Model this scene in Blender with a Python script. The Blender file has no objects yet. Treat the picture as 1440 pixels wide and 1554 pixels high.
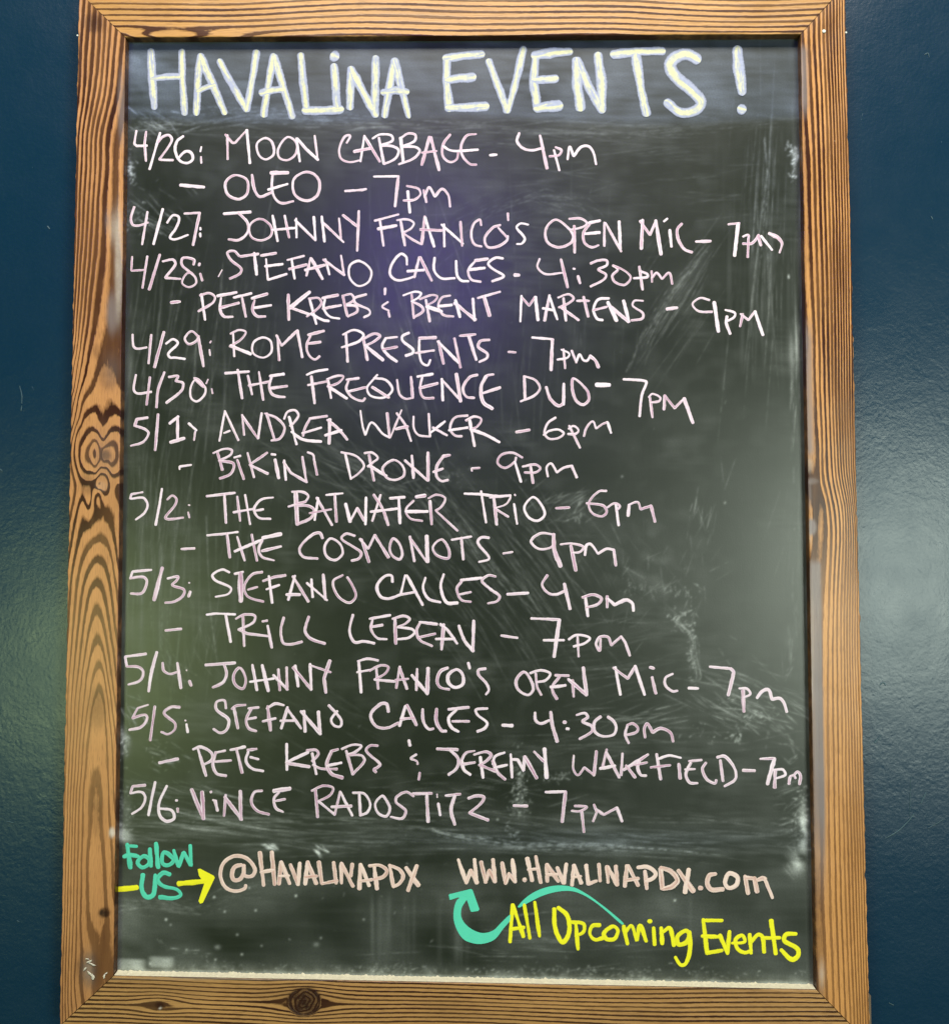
import bpy, bmesh, math, random
import numpy as np
random.seed(7); rng = np.random.default_rng(11)
C = bpy.context.scene.collection
sc = bpy.context.scene
R = math.radians

# ------------------------------------------------------------------ camera
D = 0.93            # metres from lens to the slate
ZC = 1.50           # height of the lens
F = 1400.0          # focal length in photograph pixels (1440 wide)
PITCH, YAW, ROLL = R(2.5247), R(1.2539), R(0.0417)
def _cammat():
    B = np.array([[1,0,0],[0,0,-1],[0,1,0.]])
    cp,sp,cy,sy,cr,sr = math.cos(PITCH),math.sin(PITCH),math.cos(YAW),math.sin(YAW),math.cos(ROLL),math.sin(ROLL)
    return np.array([[cy,-sy,0],[sy,cy,0],[0,0,1]])@np.array([[1,0,0],[0,cp,-sp],[0,sp,cp]])@B@np.array([[cr,-sr,0],[sr,cr,0],[0,0,1]])
CM = _cammat()
def W(px, py, d=0.0):
    """survey: photograph pixel -> point on the plane lying d metres in front of the slate"""
    px = np.asarray(px, float); py = np.asarray(py, float)
    v = np.stack([(px-720)/F, -(py-777)/F, -np.ones_like(px)], -1)@CM.T
    v = v/v[...,1:2]*(D-d)[...,None] if isinstance(d, np.ndarray) else v/v[...,1:2]*(D-d)
    v[...,1] -= D; v[...,2] += ZC
    return v
cam = bpy.data.cameras.new('camera'); co = bpy.data.objects.new('camera', cam); C.objects.link(co)
from mathutils import Matrix, Euler
M4 = Matrix([list(CM[i])+[0] for i in range(3)]+[[0,0,0,1]]); M4.translation = (0,-D,ZC)
co.matrix_world = M4
cam.sensor_fit = 'HORIZONTAL'; cam.sensor_width = 36; cam.lens = 36*F/1440; cam.clip_start = 0.02; cam.clip_end = 60
sc.camera = co

# ------------------------------------------------------------------ light (indoors: a few room lamps behind and above the viewer)
wd = bpy.data.worlds.new("World"); sc.world = wd; wd.use_nodes = True
wd.node_tree.nodes['Background'].inputs[0].default_value = (0.70,0.88,1.0,1)
wd.node_tree.nodes['Background'].inputs[1].default_value = 0.075
def lamp(name, loc, target, size, size_y, power, col, spread=None):
    l = bpy.data.lights.new(name,'AREA'); l.shape='RECTANGLE'; l.size=size; l.size_y=size_y; l.energy=power; l.color=col
    if spread: l.spread = R(spread)
    o = bpy.data.objects.new(name,l); C.objects.link(o); o.location = loc
    from mathutils import Vector
    o.rotation_euler = (Vector(target)-Vector(loc)).to_track_quat('-Z','Y').to_euler()
    return o
def mirror_pt(px, py, L):
    """where a lamp L metres out from the wall must hang to be mirrored at this spot of the slate"""
    p = W(px,py); c = np.array([0,-D,ZC])
    q = p+(p-c)*np.array([1,0,1])*L/D; q[1] = -L
    return tuple(q)
#LAMPS
lamp('ceiling_lamp', (0.05,-1.25,3.45), (0,0,1.4), 1.7, 0.6, 86, (1.0,0.94,0.86))
lamp('right_window_lamp', mirror_pt(1365,880,1.9), (0.2,0,1.5), 0.65, 0.75, 23, (0.88,1.0,0.84))
lamp('left_window_lamp', mirror_pt(150,1000,1.9), (-0.3,0,1.4), 0.50, 0.55, 8.2, (0.78,1.0,0.42))
lamp('purple_stage_lamp', mirror_pt(650,420,1.9), (0,0,1.7), 0.08, 0.32, 6.0, (0.26,0.12,1.0))
sc.view_settings.view_transform = 'Standard'; sc.view_settings.look = 'None'
sc.view_settings.exposure = 0.0; sc.view_settings.gamma = 1
sc.render.engine = 'CYCLES'

# ------------------------------------------------------------------ helpers
BASE = np.array([0,0.0,float(W(640,1560)[2])])
def link(name, me, mat, parent=None, off=BASE):
    me.materials.append(mat)
    o = bpy.data.objects.new(name, me); C.objects.link(o)
    if parent: o.parent = parent
    return o
def grid_mesh(name, V, attrs=None, uv=None, flip=False, smooth=True, off=BASE):
    """V: (n,m,3) grid of points"""
    n,m = V.shape[:2]
    me = bpy.data.meshes.new(name)
    idx = np.arange(n*m).reshape(n,m)
    q = np.stack([idx[:-1,:-1],idx[:-1,1:],idx[1:,1:],idx[1:,:-1]],-1).reshape(-1,4)
    if flip: q = q[:,::-1]
    me.vertices.add(n*m); me.vertices.foreach_set('co',(V-off).reshape(-1).astype(np.float32))
    me.loops.add(q.size); me.loops.foreach_set('vertex_index',q.reshape(-1).astype(np.int32))
    me.polygons.add(len(q)); me.polygons.foreach_set('loop_start',np.arange(0,q.size,4,dtype=np.int32))
    me.polygons.foreach_set('use_smooth', np.full(len(q), smooth))
    me.update(calc_edges=True)
    for k,a in (attrs or {}).items():
        at = me.attributes.new(k,'FLOAT','POINT'); at.data.foreach_set('value',a.reshape(-1).astype(np.float32))
    if uv is not None:
        l = me.uv_layers.new(name='uv'); l.data.foreach_set('uv', uv.reshape(-1,2)[q.reshape(-1)].reshape(-1).astype(np.float32))
    return me
class NT:
    def __init__(s, name):
        s.m = bpy.data.materials.new(name); s.m.use_nodes = True; s.t = s.m.node_tree
        s.b = s.t.nodes['Principled BSDF']; s.out = s.t.nodes['Material Output']
    def n(s, typ, **k):
        x = s.t.nodes.new(typ)
        for a,v in k.items():
            if a.startswith('i_'): x.inputs[int(a[2:]) if a[2:].isdigit() else a[2:].replace('_',' ')].default_value = v
            else: setattr(x,a,v)
        return x
    def l(s,a,b): s.t.links.new(a,b)
    def attr(s,name): return s.n('ShaderNodeAttribute',attribute_name=name).outputs['Fac']
    def math(s,op,a,b=None,c=None,clamp=False):
        x = s.n('ShaderNodeMath',operation=op,use_clamp=clamp)
        for i,v in enumerate((a,b,c)):
            if v is None: continue
            if isinstance(v,(int,float)): x.inputs[i].default_value = v
            else: s.l(v,x.inputs[i])
        return x.outputs[0]
    def mix(s,f,a,b):
        x = s.n('ShaderNodeMix',data_type='RGBA')
        for i,v in ((0,f),(6,a),(7,b)):
            if isinstance(v,(int,float)): x.inputs[i].default_value = v
            elif isinstance(v,tuple): x.inputs[i].default_value = (*v,1) if len(v)==3 else v
            else: s.l(v,x.inputs[i])
        return x.outputs[2]
    def noise(s,vec,scale,detail=3,rough=0.55,dist=0.0):
        x = s.n('ShaderNodeTexNoise'); x.inputs['Scale'].default_value=scale; x.inputs['Detail'].default_value=detail
        x.inputs['Roughness'].default_value=rough; x.inputs['Distortion'].default_value=dist
        if vec is not None: s.l(vec,x.inputs['Vector'])
        return x.outputs['Fac']
    def scalevec(s,vec,sc_):
        x = s.n('ShaderNodeMapping'); x.inputs['Scale'].default_value = sc_; s.l(vec,x.inputs['Vector']); return x.outputs[0]
    def ramp(s,f,stops,interp='LINEAR'):
        x = s.n('ShaderNodeValToRGB'); r = x.color_ramp; r.interpolation = interp
        while len(r.elements)<len(stops): r.elements.new(0.5)
        for e,(p,c) in zip(r.elements,stops): e.position=p; e.color=(*c,1) if isinstance(c,tuple) else (c,c,c,1)
        s.l(f,x.inputs[0]); return x.outputs[0]
    def bump(s,h,strength,dist,normal=None):
        x = s.n('ShaderNodeBump'); x.inputs['Strength'].default_value=strength; x.inputs['Distance'].default_value=dist
        s.l(h,x.inputs['Height'])
        if normal is not None: s.l(normal,x.inputs['Normal'])
        return x.outputs[0]

# ------------------------------------------------------------------ materials
def mat_wall():
    t = NT('navy_wall_paint'); g = t.n('ShaderNodeTexCoord').outputs['Object']
    big = t.noise(g,1.6,2); mid = t.noise(g,70,3,0.5,0.6); fine = t.noise(g,270,3,0.55); roll = t.noise(g,14,3,0.6)
    col = t.mix(big,(0.0010,0.020,0.045),(0.0015,0.026,0.050))
    col = t.mix(t.ramp(fine,[(0.5,0.0),(0.8,0.25)]),col,(0.008,0.036,0.055))
    speck = t.ramp(t.noise(g,95,1,0.4,1.0),[(0.82,0.0),(0.87,1.0)])
    col = t.mix(t.math('MULTIPLY',speck,0.4),col,(0.20,0.30,0.33))
    t.l(col,t.b.inputs['Base Color'])
    t.l(t.math('MULTIPLY_ADD',roll,0.16,0.22),t.b.inputs['Roughness'])
    h = t.math('MULTIPLY_ADD',mid,1.1,t.math('MULTIPLY',fine,0.75))
    t.l(t.bump(h,0.24,0.0010),t.b.inputs['Normal'])
    t.b.inputs['Specular IOR Level'].default_value = 0.45
    return t.m
def mat_slate():
    t = NT('chalkboard_slate'); g = t.n('ShaderNodeTexCoord').outputs['Object']
    dust = t.attr('dust'); veil = t.attr('veil')
    n1 = t.noise(g,7,4,0.6); n2 = t.noise(t.scalevec(g,(1,1,0.12)),260,3); n3 = t.noise(g,600,2); n4 = t.noise(t.scalevec(g,(0.10,1,1)),180,3)
    base = t.mix(n1,(0.008,0.012,0.006),(0.017,0.022,0.012))
    d = t.math('MULTIPLY',dust,t.math('MULTIPLY_ADD',n3,0.9,0.55))
    v = t.math('MULTIPLY',veil,t.math('ADD',t.math('MULTIPLY',n2,0.9),t.math('MULTIPLY',n4,0.9)))
    f = t.math('ADD',d,v,clamp=True)
    tint=t.attr('tint'); col = t.mix(f,base,t.mix(tint,(0.62,0.68,0.62),(0.42,0.55,0.78)))  # tint turns dust blue, carrying the painted sheen of the upper slate
    t.l(col,t.b.inputs['Base Color'])
    t.l(t.math('ADD',t.math('MULTIPLY_ADD',f,0.5,0.25),t.math('MULTIPLY',n1,0.12)),t.b.inputs['Roughness'])
    hh = t.math('MULTIPLY_ADD',n2,0.35,n3)
    t.l(t.bump(hh,0.12,0.0004),t.b.inputs['Normal'])
    return t.m
def mat_wood(name, light, dark, mid, seed, along):
    t = NT(name); uv = t.n('ShaderNodeUVMap',uv_map='uv').outputs[0]
    uvs = t.n('ShaderNodeMapping'); uvs.inputs['Location'].default_value=(seed*3.7,seed*1.3,0); t.l(uv,uvs.inputs['Vector']); uv = uvs.outputs[0]
    ph = t.attr('phase'); knot = t.attr('knot'); grey = t.attr('grey'); wide = t.attr('wide')
    wob = t.noise(t.scalevec(uv,(14,70,1)),1.0,3,0.6)
    wob2 = t.noise(t.scalevec(uv,(120,420,1)),1.0,2,0.6)
    p = t.math('ADD',ph,t.math('MULTIPLY_ADD',wob,0.30,-0.15)); p = t.math('ADD',p,t.math('MULTIPLY_ADD',wob2,0.22,-0.11))
    fr = t.math('FRACT',p)
    # triangle distance to the dark line centre, sharper on one side
    wide = t.math('MULTIPLY',wide,t.math('MULTIPLY_ADD',t.noise(t.scalevec(uv,(9,45,1)),1.0,2,0.5),1.3,0.35))
    a = t.math('DIVIDE',fr,t.math('MULTIPLY',wide,0.6)); b = t.math('DIVIDE',t.math('SUBTRACT',1.0,fr),wide)
    line = t.math('SUBTRACT',1.0,t.math('MINIMUM',a,b),clamp=True)
    line = t.ramp(line,[(0.06,0.0),(0.28,0.42),(0.52,1.0)])
    ringid = t.math('FLOOR',t.math('ADD',p,0.5))
    wn = t.n('ShaderNodeTexWhiteNoise',noise_dimensions='1D'); t.l(ringid,wn.inputs['W'])
    fib = t.noise(t.scalevec(uv,(24,900,1)),1.0,4,0.65); fib2 = t.noise(t.scalevec(uv,(5,60,1)),1.0,3,0.6)
    str_ = t.math('MULTIPLY',line,t.math('MULTIPLY_ADD',wn.outputs['Value'],0.22,0.84))
    str_ = t.math('MULTIPLY',str_,t.math('MULTIPLY_ADD',fib2,0.5,0.76),clamp=True)
    str_ = t.math('MULTIPLY',str_,t.attr('strong'))
    lite = t.mix(fib2,light,mid); lite = t.mix(t.math('MULTIPLY',fib,0.75),lite,tuple(x*0.55 for x in mid))
    col = t.mix(str_,lite,dark)
    pore = t.ramp(t.noise(t.scalevec(uv,(70,1600,1)),1.0,2,0.5),[(0.56,0.0),(0.68,1.0)]); col = t.mix(t.math('MULTIPLY',pore,0.42),col,tuple(x*1.4 for x in dark))
    cloud = t.noise(t.scalevec(uv,(7,22,1)),1.0,3,0.6); col = t.mix(t.math('MULTIPLY',t.ramp(cloud,[(0.45,0.0),(0.72,1.0)]),0.38),col,tuple(x*0.42 for x in mid))
    kn = t.noise(t.scalevec(uv,(90,90,1)),1.0,4,0.7)
    col = t.mix(t.math('MULTIPLY',knot,t.math('MULTIPLY_ADD',kn,1.2,0.2),clamp=True),col,tuple(x*0.8 for x in dark))
    col = t.mix(t.math('MULTIPLY',grey,t.math('MULTIPLY_ADD',fib2,0.8,0.5),clamp=True),col,(0.20,0.165,0.15))
    pale = t.attr('pale')
    col = t.mix(t.math('MULTIPLY',pale,t.math('MULTIPLY_ADD',kn,1.0,0.4),clamp=True),col,(0.62,0.56,0.46))
    sp = t.ramp(t.noise(t.scalevec(uv,(160,160,1)),1.0,1,0.3),[(0.83,0.0),(0.87,1.0)])
    col = t.mix(t.math('MULTIPLY',sp,0.30),col,(0.75,0.68,0.5))
    t.l(col,t.b.inputs['Base Color'])
    t.l(t.math('MULTIPLY_ADD',str_,-0.12,t.math('MULTIPLY_ADD',fib,0.14,0.36).node.outputs[0]),t.b.inputs['Roughness'])
    h = t.math('ADD',t.math('MULTIPLY',str_,0.7),t.math('MULTIPLY',fib,0.5))
    t.l(t.bump(h,0.5,0.0007),t.b.inputs['Normal'])
    t.b.inputs['Coat Weight'].default_value=0.30; t.b.inputs['Coat Roughness'].default_value=0.30; t.l(t.math('MULTIPLY_ADD',str_,-0.22,0.34),t.b.inputs['Specular IOR Level'])
    return t.m
def mat_chalk(name, light, shade, opac=0.95, second=None, rough=0.85, shadeamt=1.0):
    t = NT(name); su = t.attr('su'); sv = t.attr('sv'); rd = t.attr('rnd')
    cx = t.n('ShaderNodeCombineXYZ'); t.l(t.math('MULTIPLY',su,0.035),cx.inputs[0]); t.l(t.math('MULTIPLY',sv,1.6),cx.inputs[1]); t.l(t.math('MULTIPLY',rd,37.0),cx.inputs[2])
    lng = t.noise(cx.outputs[0],1.0,3,0.55)
    g = t.n('ShaderNodeTexCoord').outputs['Object']; gr = t.noise(g,900,3,0.6); gr2 = t.noise(g,240,3,0.6)
    edge = t.math('ABSOLUTE',sv)
    inner = t.math('SUBTRACT',1.0,t.math('POWER',edge,2.0))
    s = t.math('MULTIPLY',t.math('MULTIPLY',inner,t.ramp(lng,[(0.32,0.0),(0.58,1.0)])),shadeamt)
    s = t.math('MULTIPLY',s,t.math('MULTIPLY_ADD',rd,1.0,0.22),clamp=True)
    if second:
        yel = t.ramp(t.math('ADD',lng,t.math('MULTIPLY',t.math('MULTIPLY_ADD',rd,2.0,-1.0),t.math('MULTIPLY',sv,0.16))),[(0.38,0.0),(0.52,1.0)])
        yel = t.math('MULTIPLY',yel,t.ramp(t.math('ADD',edge,t.math('MULTIPLY_ADD',gr2,0.5,-0.25)),[(0.30,1.0),(0.66,0.0)]))
        col = t.mix(yel,light,second)
        col = t.mix(t.math('MULTIPLY',t.ramp(gr2,[(0.4,0.0),(0.7,1.0)]),0.25),col,shade)
    else: col = t.mix(s,light,shade)
    t.l(col,t.b.inputs['Base Color']); t.b.inputs['Roughness'].default_value = rough
    t.b.inputs['Specular IOR Level'].default_value = 0.25
    a = t.math('SUBTRACT',opac,t.math('MULTIPLY',t.math('MULTIPLY',s,t.math('MULTIPLY_ADD',gr2,0.9,-0.05)),0.62 if not second else 0.22))
    ed = t.math('MULTIPLY',t.ramp(edge,[(0.72,0.0),(1.0,1.0)]),t.math('MULTIPLY_ADD',gr,1.6,-0.35))
    a = t.math('SUBTRACT',a,ed,clamp=True)
    t.l(a,t.b.inputs['Alpha'])
    t.l(t.bump(gr,0.3,0.0003),t.b.inputs['Normal'])
    return t.m
def mat_plain(name, col, rough=0.6, metal=0.0, nscale=60, var=0.25, bump=0.2):
    t = NT(name); g = t.n('ShaderNodeTexCoord').outputs['Object']
    n = t.noise(g,nscale,4,0.6); t.l(t.mix(n,tuple(x*(1-var) for x in col),tuple(min(1,x*(1+var)) for x in col)),t.b.inputs['Base Color'])
    t.b.inputs['Roughness'].default_value = rough; t.b.inputs['Metallic'].default_value = metal
    t.l(t.bump(n,bump,0.0006),t.b.inputs['Normal']); return t.m

WALL = mat_wall(); SLATE = mat_slate()
CH = {'chalk': mat_chalk('pink_white_chalk',(0.88,0.79,0.83),(0.66,0.38,0.52)),
      'title': mat_chalk('title_chalk',(0.42,0.46,0.60),(0.20,0.26,0.36),0.90,second=(0.80,0.80,0.46)),
      'teal': mat_chalk('teal_chalk',(0.10,0.66,0.44),(0.08,0.55,0.37),0.98,shadeamt=0.5),
      'yellow': mat_chalk('yellow_chalk',(0.86,0.84,0.02),(0.72,0.70,0.02),1.0,shadeamt=0.4),
      'pink': mat_chalk('peach_chalk',(0.86,0.70,0.60),(0.74,0.46,0.38),0.97,shadeamt=0.9)}
LITE=(0.50,0.25,0.075)

# ------------------------------------------------------------------ wall
wallY = 0.014
xs = np.linspace(-1.6,1.6,33); zs = np.linspace(0.0,2.8,29)
X,Z = np.meshgrid(xs,zs,indexing='ij')
Vw = np.stack([X,np.full_like(X,wallY),Z],-1)
wall = link('wall', grid_mesh('wall',Vw,flip=True,off=np.zeros(3)), WALL)
wall['kind'] = 'structure'

# ------------------------------------------------------------------ chalkboard: slate with chalk dust
board = bpy.data.objects.new('chalkboard', None); C.objects.link(board); board.location = tuple(BASE)
board['label'] = 'large wood framed chalkboard hung on a dark blue wall, covered in handwritten event dates'
board['category'] = 'chalkboard'
gx0,gx1,gy0,gy1,st = 158.0,1254.0,42.0,1512.0,1.5
nx = int((gx1-gx0)/st)+1; ny = int((gy1-gy0)/st)+1
PX,PY = np.meshgrid(gx0+st*np.arange(nx), gy0+st*np.arange(ny), indexing='ij')
def aniso(angle, lng, wid, seed):
    """directional noise, grain along angle (degrees from +x, y down); zero mean unit std"""
    r = np.random.default_rng(seed).standard_normal((nx,ny)); Ff = np.fft.fft2(r)
    fx = np.fft.fftfreq(nx,st)[:,None]; fy = np.fft.fftfreq(ny,st)[None,:]
    a = math.radians(angle); u = fx*math.cos(a)+fy*math.sin(a); v = -fx*math.sin(a)+fy*math.cos(a)
    k = np.exp(-2*np.pi**2*((u*lng)**2+(v*wid)**2)/4)
    o = np.real(np.fft.ifft2(Ff*k)); return (o-o.mean())/o.std()
def blob(cx,cy,rx,ry,p=1.0,ang=0.0):
    a = math.radians(ang); dx = PX-cx; dy = PY-cy; u = dx*math.cos(a)+dy*math.sin(a); v = -dx*math.sin(a)+dy*math.cos(a)
    return np.exp(-((u/rx)**2+(v/ry)**2)**p)
def sstep(a,b,x): t_ = np.clip((x-a)/(b-a),0,1); return t_*t_*(3-2*t_)
dust = np.zeros((nx,ny))
def splat(x,y,a):
    fx=(x-gx0)/st; fy=(y-gy0)/st; ix=np.floor(fx).astype(int); iy=np.floor(fy).astype(int)
    ok=(ix>=0)&(iy>=0)&(ix<nx-1)&(iy<ny-1); ix,iy,fx,fy,a=ix[ok],iy[ok],fx[ok],fy[ok],a[ok]; u=fx-ix; v=fy-iy
    for dx_,dy_,w in ((0,0,(1-u)*(1-v)),(1,0,u*(1-v)),(0,1,(1-u)*v),(1,1,u*v)): np.add.at(dust,(ix+dx_,iy+dy_),a*w)
def streaks(n,cx,cy,sx,sy,ang,dang,lng,inten,curv=0.0,dcurv=0.0,brk=0.35):
    """n thin wiped lines scattered round (cx,cy)"""
    for i in range(n):
        x=cx+rng.normal()*sx; y=cy+rng.normal()*sy; L=lng*rng.uniform(0.35,1.25); a=math.radians(ang+rng.normal()*dang); k=(curv+rng.normal()*dcurv)/100.0
        m=max(4,int(L/0.8)); s=np.linspace(-L/2,L/2,m); th=a+np.radians(k*100*s/10)
        xs_=x+np.cumsum(np.cos(th))*(L/m); ys_=y+np.cumsum(np.sin(th))*(L/m); xs_-=xs_[m//2]-x; ys_-=ys_[m//2]-y
        w=np.sin(np.linspace(0,np.pi,m))**0.6; nz=np.convolve(rng.standard_normal(m+12),np.ones(12)/12,'same')[:m]*2.2
        w=w*np.clip(1+nz*brk*2,0,2)*inten*abs(rng.normal(0.7,0.45))*0.8
        splat(xs_,ys_,w)
def specks(n,cx,cy,sx,sy,inten,r=1.0):
    ba=rng.uniform(0,np.pi)
    for i in range(n):
        x=cx+rng.normal()*sx; y=cy+rng.normal()*sy; q=abs(rng.normal(0.35,0.35))*inten; m=int(rng.integers(1,9)*r)+1; a=ba+rng.normal()*0.7
        k=np.arange(m)*0.7; splat(x+np.cos(a)*k+rng.normal(0,0.35,m),y+np.sin(a)*k+rng.normal(0,0.35,m),np.full(m,q)*rng.uniform(0.2,1,m))
def path(pts,w,inten,n=26,jit=1.0):
    pts=np.array(pts,float); n=max(2,int(n*0.6))
    for q in range(n):
        p=pts+rng.normal(0,w,pts.shape)*0.6+rng.normal(0,w*1.2,2); d=np.r_[0,np.cumsum(np.hypot(*np.diff(p,axis=0).T))]; s=np.arange(0,d[-1],0.8); m=len(s)
        a0=rng.uniform(-0.2,0.6); a1=a0+rng.uniform(0.2,0.8); u=s/d[-1]
        k=np.clip((u-a0)/0.1,0,1)*np.clip((a1-u)/0.1,0,1)*np.clip(0.7+1.3*np.convolve(rng.standard_normal(m+8),np.ones(8)/8,'same')[:m]*1.5,0,2)
        # round the corners of the track a little
        X_=np.interp(s,d,p[:,0]); Y_=np.interp(s,d,p[:,1]); kk=max(3,int(m*0.12)|1); ker=np.hanning(kk+2)[1:-1]; ker/=ker.sum()
        X_=np.convolve(np.pad(X_,kk//2,'edge'),ker,'valid'); Y_=np.convolve(np.pad(Y_,kk//2,'edge'),ker,'valid')
        splat(X_[:m],Y_[:m],(k*inten*rng.uniform(0.15,0.9))[:len(X_[:m])])
#DUST
# header band, wiped sideways
hb = sstep(192,172,PY+6*np.sin(PX/90))*sstep(50,75,PY+12)
H0=aniso(0,60,5,1); H1=aniso(2,22,3,2); V0=aniso(90,70,3,3); B0=aniso(0,40,30,4); B1=aniso(30,14,9,5); Dg=aniso(118,60,2.5,6); Dg2=aniso(56,60,2.5,7)
veil = 0.007+0.003*np.clip(B0,-1,2)
dust += hb*(0.085+0.014*H0+0.018*B0+0.014*B1*0.6+0.006*H1)*(0.8+0.5*blob(260,110,160,90)+0.2*blob(900,120,250,80))
dust += blob(215,95,30,40)*(0.06+0.05*np.clip(B1,0,3))
path([(200,196),(300,190),(380,176),(520,180),(640,188)],4,0.055,34)
path([(205,182),(280,186),(350,172),(500,186)],5,0.05,26)
path([(640,182),(800,196),(950,200),(1080,190),(1195,180)],5,0.035,36)
path([(300,165),(360,170),(420,165)],3,0.06,12)
streaks(46,235,188,26,9,25,25,34,0.13); streaks(30,520,192,90,4,0,6,50,0.06)
streaks(90,700,196,260,10,2,5,130,0.035)
streaks(60,980,262,120,34,-4,7,90,0.022); streaks(30,800,230,160,20,0,6,120,0.02)
# left edge residue
ed = np.exp(-(PX-(190-(PY-56)*0.0135))/9.0)
dust += np.clip(ed,0,1.5)*(0.05+0.05*np.clip(aniso(90,40,4,9),0,3))*sstep(1300,900,PY)
specks(46,199,262,3,12,0.6); specks(22,200,232,5,25,0.35); specks(30,214,330,9,16,0.28); streaks(22,236,338,24,12,35,9,36,0.16); streaks(16,250,300,30,20,40,12,30,0.08)
dust += blob(196,560,6,30)*0.09
specks(60,190,1122,5,14,0.5); dust += blob(190,1125,7,16)*0.35*np.clip(0.7+0.5*B1,0,2); streaks(16,200,1085,10,14,50,18,26,0.2)
specks(90,190,1238,6,22,0.28); dust += blob(192,1235,8,30)*0.10
dust += blob(186,1268,14,9,1.5,30)*0.75*np.clip(0.8+0.3*B1,0,2)
# vertical eraser tracks, lower left and upper right, slanting ones in the middle
m = sstep(520,330,PX)*sstep(380,520,PY)*sstep(1090,980,PY); dust += m*np.clip(V0-0.3,0,3)*0.010
streaks(95,300,640,75,140,98,4,190,0.030); streaks(60,250,860,46,90,91,3,190,0.035); streaks(40,300,480,60,60,103,4,120,0.032)
dust += blob(215,880,5,140)*0.05+blob(283,890,40,130)*0.012
path([(313,780),(316,860),(319,930),(330,1010)],1.2,0.07,10)
path([(238,900),(240,980),(258,1020),(290,1042)],5,0.06,26); streaks(30,300,1000,30,22,75,18,60,0.04,-3)
m = sstep(1075,1130,PX)*sstep(190,230,PY)*sstep(640,480,PY); dust += m*np.clip(V0-0.2,0,3)*0.020
streaks(34,1160,330,24,100,93,2.2,240,0.055); streaks(20,1165,430,14,60,90,1.2,150,0.04)
path([(1163,205),(1168,260),(1158,340),(1150,420)],1.5,0.11,7)
path([(1075,378),(1030,430),(985,500),(958,570)],5,0.075,30); path([(1068,372),(1020,440),(980,520)],3,0.08,12); streaks(36,1035,470,26,50,122,3,130,0.034)
dust += blob(1050,410,44,9,1,-52)*0.035
streaks(28,620,480,60,80,74,4,190,0.05); path([(572,385),(592,450),(612,510),(640,570)],1.0,0.12,4); path([(596,545),(560,650),(690,700)],1,0.0,1)
streaks(110,680,470,110,110,92,3,120,0.018); streaks(46,820,560,60,60,93,3,80,0.018)
path([(815,210),(780,360),(720,590),(735,640)],14,0.0,1)
path([(700,345),(745,318),(810,300),(880,312),(910,345)],9,0.034,44); path([(640,400),(700,340),(760,318)],12,0.02,20)
streaks(64,500,700,60,30,35,9,110,0.034,-2); path([(470,640),(520,700),(580,735),(640,760)],8,0.045,34)
streaks(120,770,860,70,62,52,3.5,190,0.036,1.2); path([(640,735),(700,800),(740,860),(790,915)],4,0.07,24); path([(700,790),(760,870),(830,940)],5,0.055,20)
streaks(46,620,800,60,60,48,6,150,0.026); streaks(50,430,1100,80,40,28,6,120,0.016)
path([(520,900),(580,930),(640,945),(700,950)],4,0.028,14)
# smudged patches on the right
dust += blob(1000,860,90,70)*(0.020+0.022*np.clip(B1,0,3)); dust += blob(905,800,60,40)*0.014
streaks(60,1000,870,55,40,120,40,34,0.055); specks(34,1030,893,26,6,0.22); specks(24,970,890,16,6,0.20); streaks(16,1075,790,18,30,95,12,44,0.07)
streaks(20,660,725,40,14,20,30,24,0.06); specks(60,675,722,18,10,0.10)
streaks(34,860,765,40,12,-30,18,40,0.08); specks(12,872,785,8,4,0.35); path([(885,755),(872,778),(850,792)],2,0.12,8)
streaks(16,1205,860,20,60,95,6,90,0.03); streaks(44,930,1000,50,30,-8,6,120,0.030,-1.5)
path([(1055,925),(1027,940),(1040,955),(1050,965),(1053,990),(1056,1010),(1060,1030),(1040,1036)],2.2,0.11,24); specks(70,1052,985,4,34,0.35); specks(40,1036,945,12,10,0.30)
path([(1055,932),(1080,968),(1108,1010)],0.6,0.20,3); path([(1206,1000),(1200,1012),(1188,1032)],1.6,0.16,10); streaks(14,1200,960,8,30,92,4,60,0.08)
streaks(90,1130,1060,46,22,25,10,60,0.09); specks(46,1145,1088,16,7,0.35); streaks(50,1150,1090,34,12,28,10,40,0.10); specks(30,1120,1062,20,6,0.25)
path([(1170,1100),(1205,1128),(1225,1150)],3,0.11,14); streaks(30,960,1090,60,10,-12,9,60,0.09); streaks(60,930,1130,110,20,-3,6,110,0.030); specks(26,1118,1118,5,5,0.5)
path([(1165,1110),(1163,1140)],1.2,0.12,8); path([(1180,1128),(1200,1132),(1208,1148),(1195,1158),(1182,1150)],2,0.12,16)
# right edge chalk
er = np.exp(-np.clip((1211+(PY-56)*0.0180)-PX,0,99)/7.0)
dust += er*(0.03+0.05*np.clip(aniso(90,30,3,12),0,3))
specks(44,1205,243,3,14,0.7); specks(10,1197,222,3,5,0.6); dust += blob(1207,240,4,16)*0.25*np.clip(B1+0.6,0,2)
path([(1196,410),(1197,422)],0.4,0.7,4); dust += blob(1205,530,8,26)*0.18*np.clip(0.8+0.6*V0,0,2); streaks(20,1206,600,4,60,91,2,80,0.09)
specks(120,1214,1236,6,22,0.4); streaks(60,1200,1235,14,28,-15,16,30,0.07); dust += blob(1219,1262,6,26)*0.75*np.clip(0.6+0.8*B1,0,2)
dust += blob(1207,1312,11,16)*0.42*np.clip(0.7+0.7*B1,0,2); streaks(24,1207,1300,9,20,50,30,22,0.12)
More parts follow.
